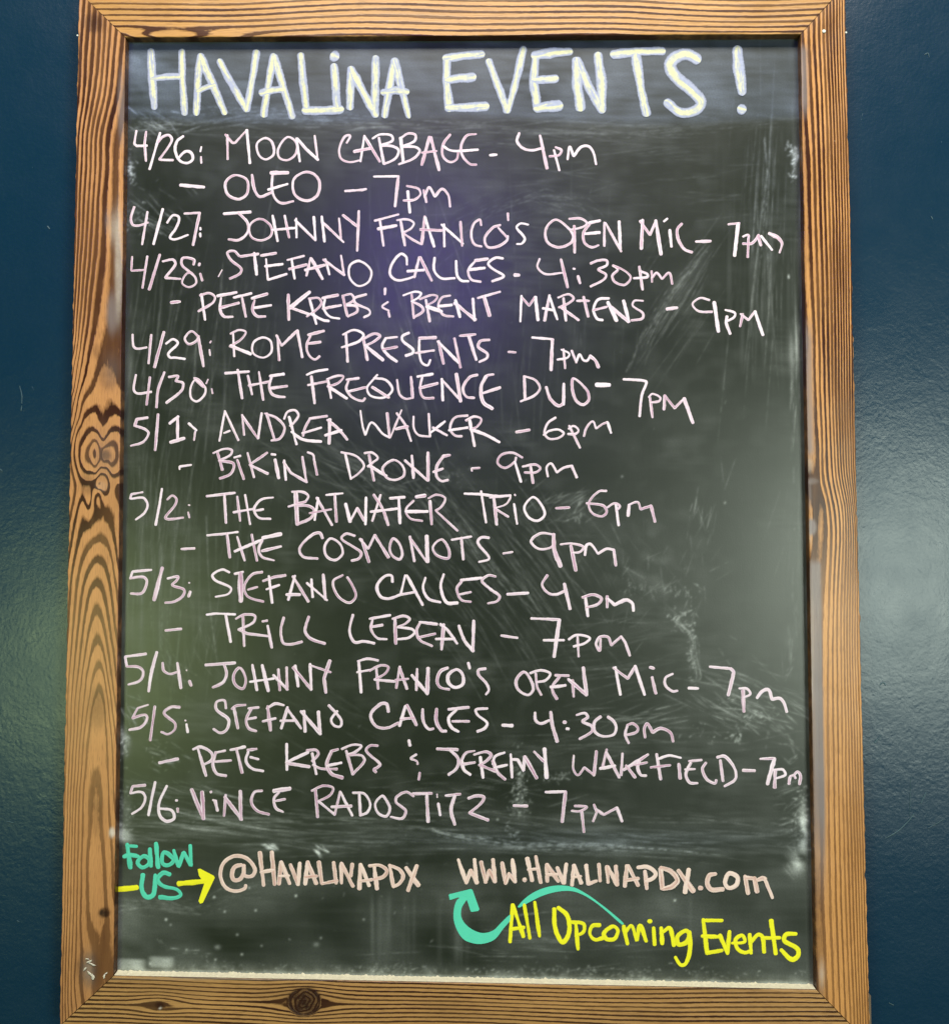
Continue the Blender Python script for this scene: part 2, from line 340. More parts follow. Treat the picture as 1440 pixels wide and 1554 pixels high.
# lower band under the last line
bb = sstep(1205,1270,PY)*sstep(1306,1288,PY)
dust += bb*(0.018+0.022*np.clip(H0,0,3)+0.016*np.clip(H1,0,3)); dust += sstep(1285,1310,PY)*(0.010+0.005*np.clip(H0,-1,3)+0.004*B0)
streaks(120,560,1262,330,16,3,4,150,0.055); streaks(60,300,1250,80,12,8,5,110,0.09); streaks(44,280,1200,80,12,14,8,90,0.06); streaks(50,950,1285,190,9,4,3,170,0.055)
path([(650,1259),(700,1272),(760,1278),(780,1284),(900,1282),(1010,1288),(1150,1300)],3,0.15,22); specks(30,776,1262,6,12,0.25); path([(655,1258),(690,1270),(740,1276)],1.4,0.22,8)
path([(890,1296),(960,1272),(1080,1262),(1180,1248)],3,0.035,16)
streaks(20,410,1285,6,3,25,10,18,0.30); streaks(14,487,1293,5,4,40,12,16,0.28); streaks(22,250,1142,18,14,25,15,26,0.13); specks(30,245,1150,22,12,0.18)
specks(150,790,1190,6,22,0.30); specks(40,840,1178,16,4,0.28); specks(60,788,1222,9,10,0.2); dust += blob(790,1235,12,20)*0.05
specks(30,1090,1112,30,8,0.25); streaks(50,700,1200,60,14,0,10,60,0.04)
# bottom: hand marks, runs of water, dusty foot
dust += blob(196,1400,36,64,1.6)*(0.085+0.03*B0)*np.clip(1+0.2*B1,0,2); dust += blob(195,1400,22,30,2.0)*0.06; path([(178,1378),(215,1374),(260,1380),(300,1392)],5,0.075,26)
path([(180,1370),(240,1373),(300,1378),(340,1370),(420,1350)],7,0.045,30)
for cx_,w_,a_ in ((565,4,0.05),(578,6,0.06),(590,4,0.05),(616,5,0.04),(628,3,0.03),(222,3,0.03),(700,9,0.05),(668,5,0.03),(695,4,0.04),(1047,3,0.035)):
    dust += np.exp(-((PX-cx_)/w_)**2)*sstep(1345,1380,PY)*sstep(1480,1440,PY)*a_*(0.8+0.35*V0)
dust += blob(695,1400,16,60)*0.05; dust += blob(1010,1375,22,16)*0.05; dust += blob(900,1320,160,16)*0.018
streaks(40,820,1440,90,20,0,4,90,0.05); path([(242,1427),(252,1440),(280,1445),(330,1444)],2,0.13,12); dust += blob(330,1438,4,3)*0.3+blob(480,1434,4,3)*0.25
for bx,by,w_,h_ in ((200,1464,20,8),(228,1463,2,2),(245,1461,18,8.5)):
    dust += np.exp(-(np.abs((PX-bx)/w_)**6+np.abs((PY-by+0.12*(PX-bx)*-0.3)/h_)**6))*0.55*np.clip(1+0.15*B1,0,2)
ybot = 1476+(PX-172)*0.0200; ft=np.clip(1-(ybot-PY)/26,0,1)
dust += ft**2*(0.13+0.13*np.clip(B1,-0.5,3)+0.05*np.clip(aniso(90,10,2,15),0,3)); dust += np.clip(1-(ybot-PY)/7,0,1)*0.5
specks(260,900,1478,190,7,0.28); specks(90,300,1468,70,5,0.20); specks(120,580,1470,40,5,0.2)
for bx,by,a_ in ((325,1362,1.2),(449,1360,1.3),(252,1396,1.4),(341,1384,0.8),(388,1382,0.9),(1024,1367,1.2),(259,1404,0.5),(378,1348,0.7),(552,1396,0.5),(360,1419,0.6),(367,1449,0.8),(327,1457,0.7),(283,1442,0.7),(487,1424,0.5),(397,1436,0.4),(881,1285,0.5),(893,1467,0.4),(755,1244,0.6),(1100,763,0.5),(944,723,0.4)):
    dust += np.exp(-((PX-bx)**2+(PY-by)**2)/2.6)*a_*0.75
path([(306,1451),(308,1456)],0.5,0.5,4); path([(313,1450),(314,1455)],0.5,0.5,4); specks(40,545,1330,90,60,0.2)
specks(240,700,800,300,380,0.07)
tint=np.clip(hb*0.85+0.35*sstep(500,200,PY)+0.35*blob(900,1275,300,20),0,1)  # bluish lamp sheen on upper slate painted into dust colour; bluish smear below
Bb=aniso(0,16,13,31); Bc=aniso(20,70,45,32)
mott=np.clip(0.003+0.006*Bb+0.007*Bc+0.004*H1*np.clip(Bc,0,2),0,1); dust=dust*0.78+mott
dust += sstep(1300,1350,PY)*0.024*np.clip(1+0.6*Bc,0,3)+sstep(700,1000,PX)*sstep(500,650,PY)*0.010
bl=dust.copy(); bl[1:-1]=(dust[:-2]+2*dust[1:-1]+dust[2:])/4; b2=bl.copy(); b2[:,1:-1]=(bl[:,:-2]+2*bl[:,1:-1]+bl[:,2:])/4
dust = np.clip(0.35*dust+0.65*b2,0,0.95)
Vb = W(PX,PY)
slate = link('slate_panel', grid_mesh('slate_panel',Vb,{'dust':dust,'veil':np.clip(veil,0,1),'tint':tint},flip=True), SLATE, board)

# ------------------------------------------------------------------ frame rails
DEPTH = 0.010
IN = {'tl':(190,56),'tr':(1215,51),'br':(1239.5,1503),'bl':(172,1482)}
OUT = {'tl':(119.5,-14),'tr':(1282,-22),'br':(1320.5,1586),'bl':(90,1558)}
def rbf(pts, vals, sx, sy):
    P = np.array(pts,float)*[1/sx,1/sy]; v=np.array(vals,float); n=len(P)
    d=np.hypot(P[:,None,0]-P[None,:,0],P[:,None,1]-P[None,:,1]); K=np.where(d>0,d*d*np.log(d+1e-9),0)+np.eye(n)*2e-3
    A=np.zeros((n+3,n+3)); A[:n,:n]=K; A[:n,n]=1; A[:n,n+1:]=P; A[n,:n]=1; A[n+1:,:n]=P.T
    s=np.linalg.solve(A,np.r_[v,0,0,0])
    def f(x,y):
        sh=x.shape; q=np.stack([x.ravel()/sx,y.ravel()/sy],-1); out=np.empty(len(q))
        for i in range(0,len(q),20000):
            w_=q[i:i+20000]; dd=np.hypot(w_[:,None,0]-P[None,:,0],w_[:,None,1]-P[None,:,1])
            out[i:i+20000]=np.where(dd>0,dd*dd*np.log(dd+1e-9),0)@s[:n]+s[n]+w_@s[n+1:]
        return out.reshape(sh)
    return f
def ctl(spec):
    P=[];V=[]
    for ph,line in spec:
        for a in line.split(): x,y=a.split(','); P.append((float(x),float(y))); V.append(ph)
    return P,V
LEFT = [(0,'182,100 180,130 175,160 165,200 163,250 160,300 156,400 152,430 146,480 134,545 120,600 112,642'),
 (-1,'172,95 166,150 155,200 153,250 149,300 143,400 138,450 129,520 119,580 111,615'),
 (-2,'164,92 158,150 147,200 145,250 142,300 136,400 129,470 120,540 112,590'),
 (-3,'157,85 150,150 140,200 138,250 135,300 129,400 122,480 113,550'),
 (-4,'150,80 142,150 133,200 131,250 128,300 122,400 116,490 111,540'),
 (-5,'140,90 134,150 126,200 124,250 121,300 117,400 112,500'),(-6,'130,90 127,150 120,200 118,250 116,300 113,400'),
 (1,'140,590 150,556 164,541 176,556 182,580'),(1.35,'150,585 164,575 176,590'),
 (1.0,'110,667 120,636'),(2,'118,655 128,634 144,622 157,640 172,624 183,630 113,690 117,712 128,731 143,729 160,720 178,737'),
 (3,'121,690 128,665 144,654 157,668 172,652 182,656 122,702 131,716 145,718 163,711 178,720'),
 (4,'132,690 138,676 148,672 153,690 148,704 139,702 166,674 176,678 177,695 168,704'),(4.6,'158,690'),(5,'143,688'),
 (1.4,'150,740 160,736 135,755'),(1,'115,740 110,770'),
 (2.5,'126,770 142,750 150,745 165,758 176,772'),
 (3,'108,880 117,830 131,800 149,779 162,786 172,815 178,850 104,950 100,1010 97,1100'),
 (4,'135,830 150,818 162,826 170,850 177,900 122,860 113,930 107,1000 103,1100 98,1250 94,1400 91,1500'),
 (5,'135,865 147,850 158,857 166,885 174,950 124,910 116,980 108,1080 102,1250 98,1400 95,1520'),
 (6,'136,900 145,885 156,897 163,930 172,990 126,960 119,1020 112,1120 106,1250 102,1400 99,1520'),
 (7,'138,945 147,928 155,942 163,985 171,1040 128,1000 121,1060 115,1150 110,1250 106,1400 103,1510'),
 (8,'140,985 147,972 156,987 162,1020 170,1080 131,1030 126,1080 119,1170 114,1270 111,1400 108,1500'),
 (9,'143,1022 151,1010 157,1022 163,1060 169,1120 172,1200 136,1060 130,1100 123,1180 119,1280 116,1400 113,1490'),
 (10,'140,1075 150,1046 158,1072 162,1120 165,1200 169,1290 171,1350 133,1130 127,1200 124,1300 122,1400 124,1450 126,1520'),
 (10.6,'150,1120 146,1150'),
 (11,'141,1200 146,1183 151,1200 154,1270 158,1330 163,1400 136,1260 134,1350 136,1400 142,1422 160,1416'),(11.5,'146,1300 150,1370'),
 (11,'150,1470 150,1540')]
RX = {-10:[1218,1227,1235,1243,1249,1255,1260,1265,1270,1274,1278,1282],60:[1219,1228,1236,1244,1250,1256,1261,1266,1271,1275,1279,1283],150:[1222,1232,1241,1248,1254,1260,1265,1269,1274,1278,1282,1286],
 250:[1228,1236,1244,1251,1257,1263,1268,1272,1277,1281,1285,1289],330:[1230,1238,1246,1253,1259,1265,1270,1274,1279,1283,1287,1291],400:[1232,1240,1248,1255,1261,1266,1271,1275,1280,1284,1288,1292],
 500:[1236,1243,1250,1257,1263,1268,1273,1277,1281,1285,1289,1293],600:[1238,1245,1252,1259,1264,1269,1274,1278,1282,1286,1290,1294],690:[1242,1248,1255,1262,1267,1272,1276,1280,1284,1288,1292,1295],730:[1242,1250,1258,1265,1270,1275,1279,1283,1287,1290,1294,1297],
 760:[1250,1257,1264,1271,1276,1281,1285,1288,1291,1294,1297,1299],800:[1254,1262,1269,1275,1280,1284,1288,1291,1295,1298,1300,1302],850:[1252,1261,1268,1274,1279,1284,1288,1291,1295,1298,1301,1304],
 920:[1248,1258,1265,1271,1277,1282,1286,1290,1294,1298,1301,1305],1000:[1247,1257,1264,1271,1277,1282,1286,1290,1294,1298,1302,1306],1100:[1247,1257,1265,1272,1278,1284,1288,1292,1297,1301,1305,1309],1200:[1247,1258,1266,1273,1279,1285,1290,1295,1299,1303,1307,1311],
 1300:[1248,1259,1268,1275,1282,1288,1293,1298,1302,1306,1310,1314],1400:[1251,1261,1270,1278,1285,1291,1296,1301,1305,1309,1313,1317],1500:[1255,1265,1274,1282,1289,1295,1300,1304,1308,1312,1316,1320],1590:[1258,1268,1277,1285,1292,1298,1303,1307,1311,1315,1319,1323]}
def pL(): P,V=ctl(LEFT); return rbf(P,V,1.0,3.2)
def pR():
    P=[];V=[]
    for y,xs_ in RX.items():
        for i,x in enumerate(xs_): P.append((x,y)); V.append(float(i))
    for y in (100,250,400,600): P.append((1214+(y*0.017),y)); V.append(-0.75)
    for y in (1000,1200,1400): P.append((1232+(y-1000)*0.015,y)); V.append(-0.55)
    P+= [(1230,790),(1243,800)]; V+=[0.5,-0.4]
    return rbf(P,V,1.0,5.0)
def pT():
    def f(x,y):
        b=(y+8-3.2*np.sin(x/150.0+0.6)-2.2*np.sin(x/61.0+2)-0.006*(x-700)*np.tanh((x-900)/200.))/8.6
        b=b-2.3*np.exp(-((x-258)/58)**2-((y-54)/9)**2)-0.9*np.exp(-((x-352)/50)**2-((y-56)/8)**2)-0.5*np.exp(-((x-620)/160)**2-((y-50)/22)**2)+0.6*np.exp(-((x-1130)/90)**2-((y-58)/18)**2)
        return b
    return f
def pB():
    def f(x,y):
        y0=1484+(x-172)*0.0195; b=(y-y0)/6.6
        for kx,ky,sx,sy,a in ((242,1525,34,17,1.6),(462,1521,46,26,2.1)):
            b=b+a*0.9*np.exp(-((x-kx)/sx)**2-((y-ky)/sy)**2)*np.tanh((ky+3-y)/7)
        kr=np.hypot((x-462)/1.1,(y-1521)*1.05); w_=sstep(25,18,kr); b=b*(1-w_)+(kr/6.5+0.35*np.sin(2*np.arctan2(y-1521,x-462)+0.6)+0.12*np.sin(5*np.arctan2(y-1521,x-462)))*w_
        b=b+0.45*np.sin(x/210+1)*(1-w_)+0.25*np.sin(x/83.); 
        b=b+np.where(x>560,0.5*np.sin((x-560)/120),0)*sstep(1500,1550,y)
        return b
    return f
def jig(n,amp,seed,k=9):
    r=np.random.default_rng(seed).standard_normal(n+2*k); return np.convolve(r,np.hanning(k)/np.hanning(k).sum(),'same')[k:k+n]*amp
def rail(name, a, b, phase, mat, seed, nlong, extra, proud=0.0, label=None):
    """a,b: corner keys from start to end; a cross profile swept between the two mitres"""
    ia,ib,oa,ob = map(np.array,(IN[a],IN[b],OUT[a],OUT[b]))
    # profile: (t across 0 inner..1 outer, depth above slate)
    dd=DEPTH+proud
    prof=[(0.0,-0.004),(0.0,0.002),(0.0,dd*0.6),(0.0,dd-0.0012),(0.006,dd-0.0004),(0.016,dd)]+[(t,dd) for t in np.linspace(0.04,0.96,30)]+[(0.984,dd),(0.994,dd-0.0004),(1.0,dd-0.0013),(1.0,dd*0.5),(1.0,0.0),(1.0,-wallY)]
    T=np.array([p[0] for p in prof]); Dp=np.array([p[1] for p in prof])
    S=np.linspace(0.0004,0.9996,nlong)
    inn=ia+(ib-ia)*S[:,None]; out=oa+(ob-oa)*S[:,None]
    ji=jig(nlong,1.6,seed); jo=jig(nlong,2.0,seed+50); nrm=(oa-ia)+(ob-ib); nrm=np.array([0,np.sign(nrm[1])]) if abs(ib[0]-ia[0])>abs(ib[1]-ia[1]) else np.array([np.sign(nrm[0]),0])
    inn=inn+nrm*ji[:,None]*0.12; out=out+nrm*jo[:,None]*0.5
    P=inn[:,None,:]+(out-inn)[:,None,:]*T[None,:,None]
    dmat=np.broadcast_to(Dp,(nlong,len(T))).copy()
    dmat[:,5:-6]+= (jig(nlong,0.0006,seed+3,41)[:,None]-0.0003)
    # all cross positions are surveyed on the front face, then the sides drop straight back
    Vf=W(P[...,0],P[...,1],dd); V=Vf.copy(); V[...,1]=-dmat
    xx,yy=P[...,0],P[...,1]
    at={'phase':phase(xx,yy),'knot':np.zeros_like(xx),'grey':np.zeros_like(xx),'pale':np.zeros_like(xx),'wide':np.full_like(xx,0.42),'strong':np.ones_like(xx)}
    extra(xx,yy,at)
    at['knot'][:,:4]=1.0; at['knot'][:,4]=np.maximum(at['knot'][:,4],0.5); at['pale'][:,:4]=0; at['grey'][:,:4]=0  # inner side faces darkened with the knot colour, no knots there
    horiz = abs(ib[0]-ia[0])>abs(ib[1]-ia[1])
    u = V[...,0] if horiz else V[...,2]; v = V[...,2] if horiz else V[...,0]
    uv=np.stack([u,v+dmat*1.0],-1)
    me=grid_mesh(name,V,at,uv)
    bm=bmesh.new(); bm.from_mesh(me); bmesh.ops.recalc_face_normals(bm,faces=bm.faces)
    if bm.faces[len(bm.faces)//2].normal.y>0: bmesh.ops.reverse_faces(bm,faces=bm.faces)
    bm.to_mesh(me); bm.free()
    o=link(name,me,mat,board)
    if label: o['label']=label
    return o
def g(x,y,cx,cy,rx,ry,p=1): return np.exp(-(((x-cx)/rx)**2+((y-cy)/ry)**2)**p)
def exL(x,y,a):
    kz=sstep(500,560,y)*sstep(800,760,y); a['wide'][:]=0.52-0.20*kz-0.14*sstep(700,850,y)*(1-kz)-0.06*sstep(900,1100,y); a['strong'][:]=1-0.22*sstep(760,980,y)-0.18*sstep(980,1080,y)+0.15*sstep(1250,1450,y)
    a['knot']+=g(x,y,160,691,9,9,2)*0.9+g(x,y,142,34,15,16,2)*0.8+g(x,y,158,1386,9,8,3)*1.2+g(x,y,132,735,12,17,2)*0.45+g(x,y,165,569,16,22,2)*0.55+g(x,y,148,533,7,12,2)*0.5
    a['knot']+=g(x,y,148,1075,14,32,2)*0.45+g(x,y,147,1230,9,38,1.5)*0.45+g(x,y,134,1472,17,26,2)*0.8+sstep(1260,1480,y)*0.12
    a['pale']+=g(x,y,180,400,6,85,2)*0.55+g(x,y,172,345,7,24)*0.4+g(x,y,170,1264,5,8,2)*0.9+g(x,y,134,1472,9,22)*0.25+g(x,y,154,738,9,8,2)*0.12
    a['grey']+=g(x,y,170,475,9,32,2)*0.9+g(x,y,163,335,4,14)*0.6+g(x,y,184,160,6,60,2)*0.7+g(x,y,170,560,14,24,1)*0.3
    a['grey']+=g(x,y,160,690,24,40)*0.22
def exR(x,y,a):
    a['wide'][:]=np.where(a['phase']<4,0.50,0.60)-0.16*sstep(820,1000,y); a['strong'][:]=1-0.35*sstep(780,950,y)
    e=x-(1216+(y-54)*0.0165)
    a['grey']+=sstep(12,5,e)*(sstep(60,80,y)*sstep(190,150,y)+sstep(470,520,y)*sstep(700,680,y))*0.9+sstep(19,14,e)*sstep(845,860,y)*sstep(1400,1200,y)*0.95
    a['grey']+=g(x,y,1232,730,10,5,2)*0.6+g(x,y,1231,800,8,13,3)*1.3+g(x,y,1226,752,5,26,2)*0.8+g(x,y,1247,1250,14,150)*0.15
    a['pale']+=g(x,y,1226,706,8,12,2)*0.35+g(x,y,1230,1020,4,140,2)*0.35+g(x,y,1226,818,4,9)*0.5+g(x,y,1247,1480,4,20)*0.5
    a['knot']+=sstep(14,8,e)*sstep(1290,1340,y)*0.5+g(x,y,1250,765,10,8)*0.2+sstep(3.5,1,e)*0.4
def exT(x,y,a):
    a['wide'][:]=0.36; a['knot']+=g(x,y,131,20,14,22,2)*0.5+g(x,y,238,44,20,5)*0.4+g(x,y,1205,50,14,5)*0.7
def exB(x,y,a):
    a['wide'][:]=0.36; a['knot']+=g(x,y,462,1521,25,21,3)*0.85+np.exp(-((np.hypot((x-462)/1.1,(y-1521)*1.05)-21)/2.2)**2)*0.7+g(x,y,242,1526,7,6,2)*1.1+g(x,y,462,1518,40,24)*0.35
    low=sstep(0,6,y-(1560-26*np.exp(-((x-290)/60)**2)-8*np.exp(-((x-700)/140)**2)-26*sstep(0,130,x-110)*sstep(330,250,x)*0)); 
    a['pale']+=g(x,y,700,1486,560,2.4,2)*0.25
    a['pale']+=g(x,y,243,1531,2,2,2)*1.0
wl = mat_wood('warm_pine_left',(0.70,0.36,0.125),(0.036,0.010,0.004),(0.52,0.235,0.080),1,0)
wr = mat_wood('warm_pine_right',(0.78,0.41,0.125),(0.042,0.012,0.004),(0.60,0.27,0.075),2,0)
wt = mat_wood('golden_pine_top',(0.68,0.37,0.095),(0.055,0.018,0.006),(0.54,0.27,0.066),3,0)
wb = mat_wood('brown_pine_bottom',(0.66,0.37,0.115),(0.036,0.013,0.006),(0.44,0.235,0.078),4,0)
rail('left_stile','tl','bl',pL(),wl,21,780,exL,label='left upright of the frame with a round knot and arched dark grain')
rail('right_stile','tr','br',pR(),wr,22,780,exR,label='right upright of the frame with straight fine grain')
rail('top_rail','tl','tr',pT(),wt,23,560,exT,proud=-0.0003,label='golden top rail of the frame')
rail('bottom_rail','bl','br',pB(),wb,24,600,exB,proud=0.0004,label='bottom rail of the frame with two dark knots')

def box_between(name, p0, p1, d0, d1, mat, parent, bev=0.0006):
    """small block spanning photo rect p0..p1 from depth d0 to d1"""
    a=W(p0[0],p0[1],(d1)); b=W(p1[0],p1[1],(d1)); bm=bmesh.new(); r=bmesh.ops.create_cube(bm,size=1)
    x0,x1=sorted((a[0],b[0])); z0,z1=sorted((a[2],b[2]))
    for v in bm.verts: v.co=((x0+x1)/2+v.co.x*(x1-x0),-(d0+d1)/2+v.co.y*(d1-d0),(z0+z1)/2+v.co.z*(z1-z0)); v.co.x-=BASE[0]; v.co.z-=BASE[2]
    bmesh.ops.bevel(bm,geom=bm.edges[:],offset=bev,segments=2,affect='EDGES'); me=bpy.data.meshes.new(name); bm.to_mesh(me); bm.free()
    return link(name,me,mat,parent)
box_between('hanging_cleat',(1300,1511),(1323,1580),-0.0135,-0.004,mat_plain('cleat_wood',(0.16,0.12,0.07),0.6),board)
# chalk dust heaped along the ledge of the bottom rail
n=620; Xl=np.linspace(173,1238,n); prof=np.array([0.0004,0.0030,0.0058,0.0078,0.0094]); hts=np.array([0.0012,0.0007,0.0005,0.0004,0.0001])
j1=jig(n,0.9,5,7); j2=np.abs(jig(n,1.6,6,5))
Vd=np.zeros((n,5,3)); zled=[]
for i,x in enumerate(Xl):
    yl=1482+(x-172)*0.01967; e=W(x,yl,DEPTH)
    for k in range(5):
        q=np.array([e[0],-prof[k],e[2]+0.00035+hts[k]*(0.5+min(1.6,0.5*j2[i]))]); Vd[i,k]=q
me=grid_mesh('chalk_dust',Vd); bm=bmesh.new(); bm.from_mesh(me); bmesh.ops.recalc_face_normals(bm,faces=bm.faces)
if bm.faces[900].normal.z<0: bmesh.ops.reverse_faces(bm,faces=bm.faces)
bm.to_mesh(me); bm.free()
dustm=mat_plain('chalk_dust',(0.60,0.57,0.40),0.95,0,300,0.30,0.25)
cd=link('chalk_dust',me,dustm,board); cd['label']='cream chalk dust along the ledge of the bottom rail'
# screw head in the right stile
def disc(name,px,py,r,d,mat,parent,h=0.0006,off=BASE):
    c=W(px,py,d); bm=bmesh.new(); bmesh.ops.create_cone(bm,cap_ends=True,segments=20,radius1=r,radius2=r*0.7,depth=h)
    for v in bm.verts: v.co=(c[0]-off[0]+v.co.x,c[1]-off[1]-v.co.z,c[2]-off[2]+v.co.y)
    me=bpy.data.meshes.new(name); bm.to_mesh(me); bm.free(); return link(name,me,mat,parent)
paint=mat_plain('white_paint_fleck',(0.66,0.72,0.62),0.6)
for px,py,r in ((1250.5,46.5,0.0019),(1284,48.5,0.0011),(117.5,53,0.0010)): disc('paint_fleck',px,py,r,DEPTH+0.0004,paint,board)
def fleck(px,py,w,h,ang,mat,parent,d,off):
    m=14; bm=bmesh.new(); a=math.radians(ang); vs=[]
    for k in range(m):
        t_=k/m*2*math.pi; r=1+random.uniform(-0.35,0.35); u=math.cos(t_)*w*r; v=math.sin(t_)*h*r
        q=W(px+u*math.cos(a)-v*math.sin(a),py+u*math.sin(a)+v*math.cos(a),d); vs.append(bm.verts.new(tuple(q-off)))
    c=bm.verts.new(tuple(W(px,py,d+0.0004)-off))
    for k in range(m): bm.faces.new((vs[(k+1)%m],vs[k],c))
    bmesh.ops.recalc_face_normals(bm,faces=bm.faces)
    me=bpy.data.meshes.new('f'); bm.to_mesh(me); bm.free(); return me
cream=mat_plain('cream_paint_smear',(0.62,0.58,0.46),0.6)
for px,py,w,h,a in ((135,1460,5,1.6,-20),(140,1464,6,1.3,25),(136,1478,5.5,1.7,40),(141,1483,2.2,4.4,-10),(129,1471,3.5,1.1,-50),(158,1482,1.6,3,10),(161,1478,3,1,-40),(132,1456,3,0.9,10)):
    link('paint_smear',fleck(px,py,w,h,a,cream,board,DEPTH+0.0003,BASE),cream,board)

# ------------------------------------------------------------------ ribbons: chalk strokes and wall scratches
def catmull(P,closed=False,step=1.0):
    P=np.array(P,float); out=[]
    if closed: P=np.vstack([P[-1],P,P[0],P[1]]) 
    else: P=np.vstack([2*P[0]-P[1],P,2*P[-1]-P[-2]])
    for i in range(1,len(P)-2):
        p0,p1,p2,p3=P[i-1:i+3]
        L=np.hypot(*(p2-p1))
        if L<1e-6: continue
        if np.hypot(*(p1-p0))<1e-6: p0=2*p1-p2
        if np.hypot(*(p3-p2))<1e-6: p3=2*p2-p1
        # centripetal-like tangents
        d1=np.hypot(*(p1-p0)); d2=L; d3=np.hypot(*(p3-p2))
        m1=((p2-p0)/(d1+d2))*d2; m2=((p3-p1)/(d2+d3))*d2
        k=max(2,int(L/step))
        for s in np.arange(k)/k:
            out.append((2*s**3-3*s*s+1)*p1+(s**3-2*s*s+s)*m1+(-2*s**3+3*s*s)*p2+(s**3-s*s)*m2)
    out.append(P[-2]); return np.array(out)
def resample(P,step):
    d=np.r_[0,np.cumsum(np.hypot(*np.diff(P,axis=0).T))]; n=max(3,int(d[-1]/step)+1); s=np.linspace(0,d[-1],n)
    return np.stack([np.interp(s,d,P[:,0]),np.interp(s,d,P[:,1])],-1)
def linear(P): return np.array(P,float)
class Ribbons:
    def __init__(s,off): s.v=[];s.f=[];s.a={'su':[],'sv':[],'rnd':[]};s.off=off
    def stroke(s,P,w,d0,thick=0.00012,jitter=0.10,taper=0.78):
        """P in photo px; w width px"""
        P=resample(P,max(0.9,w*0.22)); n=len(P)
        if n>4:
            K=P.copy(); K[1:-1]=(P[:-2]+2*P[1:-1]+P[2:])/4; P=K
        tg=np.gradient(P,axis=0); tg/=np.maximum(np.hypot(*tg.T),1e-6)[:,None]
        L=np.r_[0,np.cumsum(np.hypot(*np.diff(P,axis=0).T))]
        # rounded caps
        ang=[80,55,30,0]; capa=[(P[0]-tg[0]*w*0.5*math.sin(R(t))*0.75,math.cos(R(t)),tg[0]) for t in ang]
        capb=[(P[-1]+tg[-1]*w*0.5*math.sin(R(t))*0.75,math.cos(R(t)),tg[-1]) for t in ang[::-1]]
        pts=np.array([c[0] for c in capa[:-1]]+list(P)+[c[0] for c in capb[1:]]); hw=np.array([c[1] for c in capa[:-1]]+[1]*n+[c[1] for c in capb[1:]]); tt=np.array([c[2] for c in capa[:-1]]+list(tg)+[c[2] for c in capb[1:]])
        m=len(pts); nr=np.stack([-tt[:,1],tt[:,0]],-1)
        r1=np.convolve(rng.standard_normal(m+8),np.ones(4)/4,'same')[4:4+m]; r2=np.convolve(rng.standard_normal(m+8),np.ones(4)/4,'same')[4:4+m]
        slow=1+0.10*np.interp(np.arange(m),np.linspace(0,m,5),rng.standard_normal(5))
        prs=1-(1-taper)*np.clip(1-np.minimum(np.arange(m),np.arange(m)[::-1])/(m*0.25+1),0,1)*rng.uniform(0,1)
        wl_=w/2*hw*slow*prs*(1+jitter*r1); wr_=w/2*hw*slow*prs*(1+jitter*r2)
        base=len(s.v); rv=rng.uniform(); su=np.linspace(0,L[-1]+w,m)
        cols=[(-1,wl_,0.0),(-0.55,wl_*0.55,thick*0.8),(0,None,thick),(0.55,wr_*0.55,thick*0.8),(1,wr_,0.0)]
        for i in range(m):
            for sv_,ww,h in cols:
                q=pts[i] if ww is None else pts[i]+nr[i]*ww[i]*np.sign(sv_)
                s.v.append(tuple(W(q[0],q[1],d0+h)-s.off)); s.a['su'].append(su[i]); s.a['sv'].append(sv_ if 2<i<m-3 else math.copysign(max(abs(sv_),0.8*(1-hw[i])),sv_)); s.a['rnd'].append(rv)
            if i:
                for k in range(4):
                    a=base+(i-1)*5+k; s.f.append((a,a+1,a+6,a+5))
    def poly(s,P,d0):
        base=len(s.v); from mathutils.geometry import tessellate_polygon
        from mathutils import Vector
        rv=rng.uniform(0.0,0.2)
        for q in P: s.v.append(tuple(W(q[0],q[1],d0)-s.off)); s.a['su'].append(q[0]); s.a['sv'].append(0.0); s.a['rnd'].append(rv)
        for t_ in tessellate_polygon([[Vector((q[0],q[1],0)) for q in P]]): s.f.append(tuple(base+k for k in t_))
    def build(s,name,mat,parent):
        me=bpy.data.meshes.new(name); me.from_pydata(s.v,[],s.f); me.update()
        for k,a in s.a.items(): at=me.attributes.new(k,'FLOAT','POINT'); at.data.foreach_set('value',np.array(a,np.float32))
        bm=bmesh.new(); bm.from_mesh(me)
        for f in bm.faces:
            if f.normal.y>0: f.normal_flip()
            f.smooth=True
        bm.to_mesh(me); bm.free()
        return link(name,me,mat,parent)
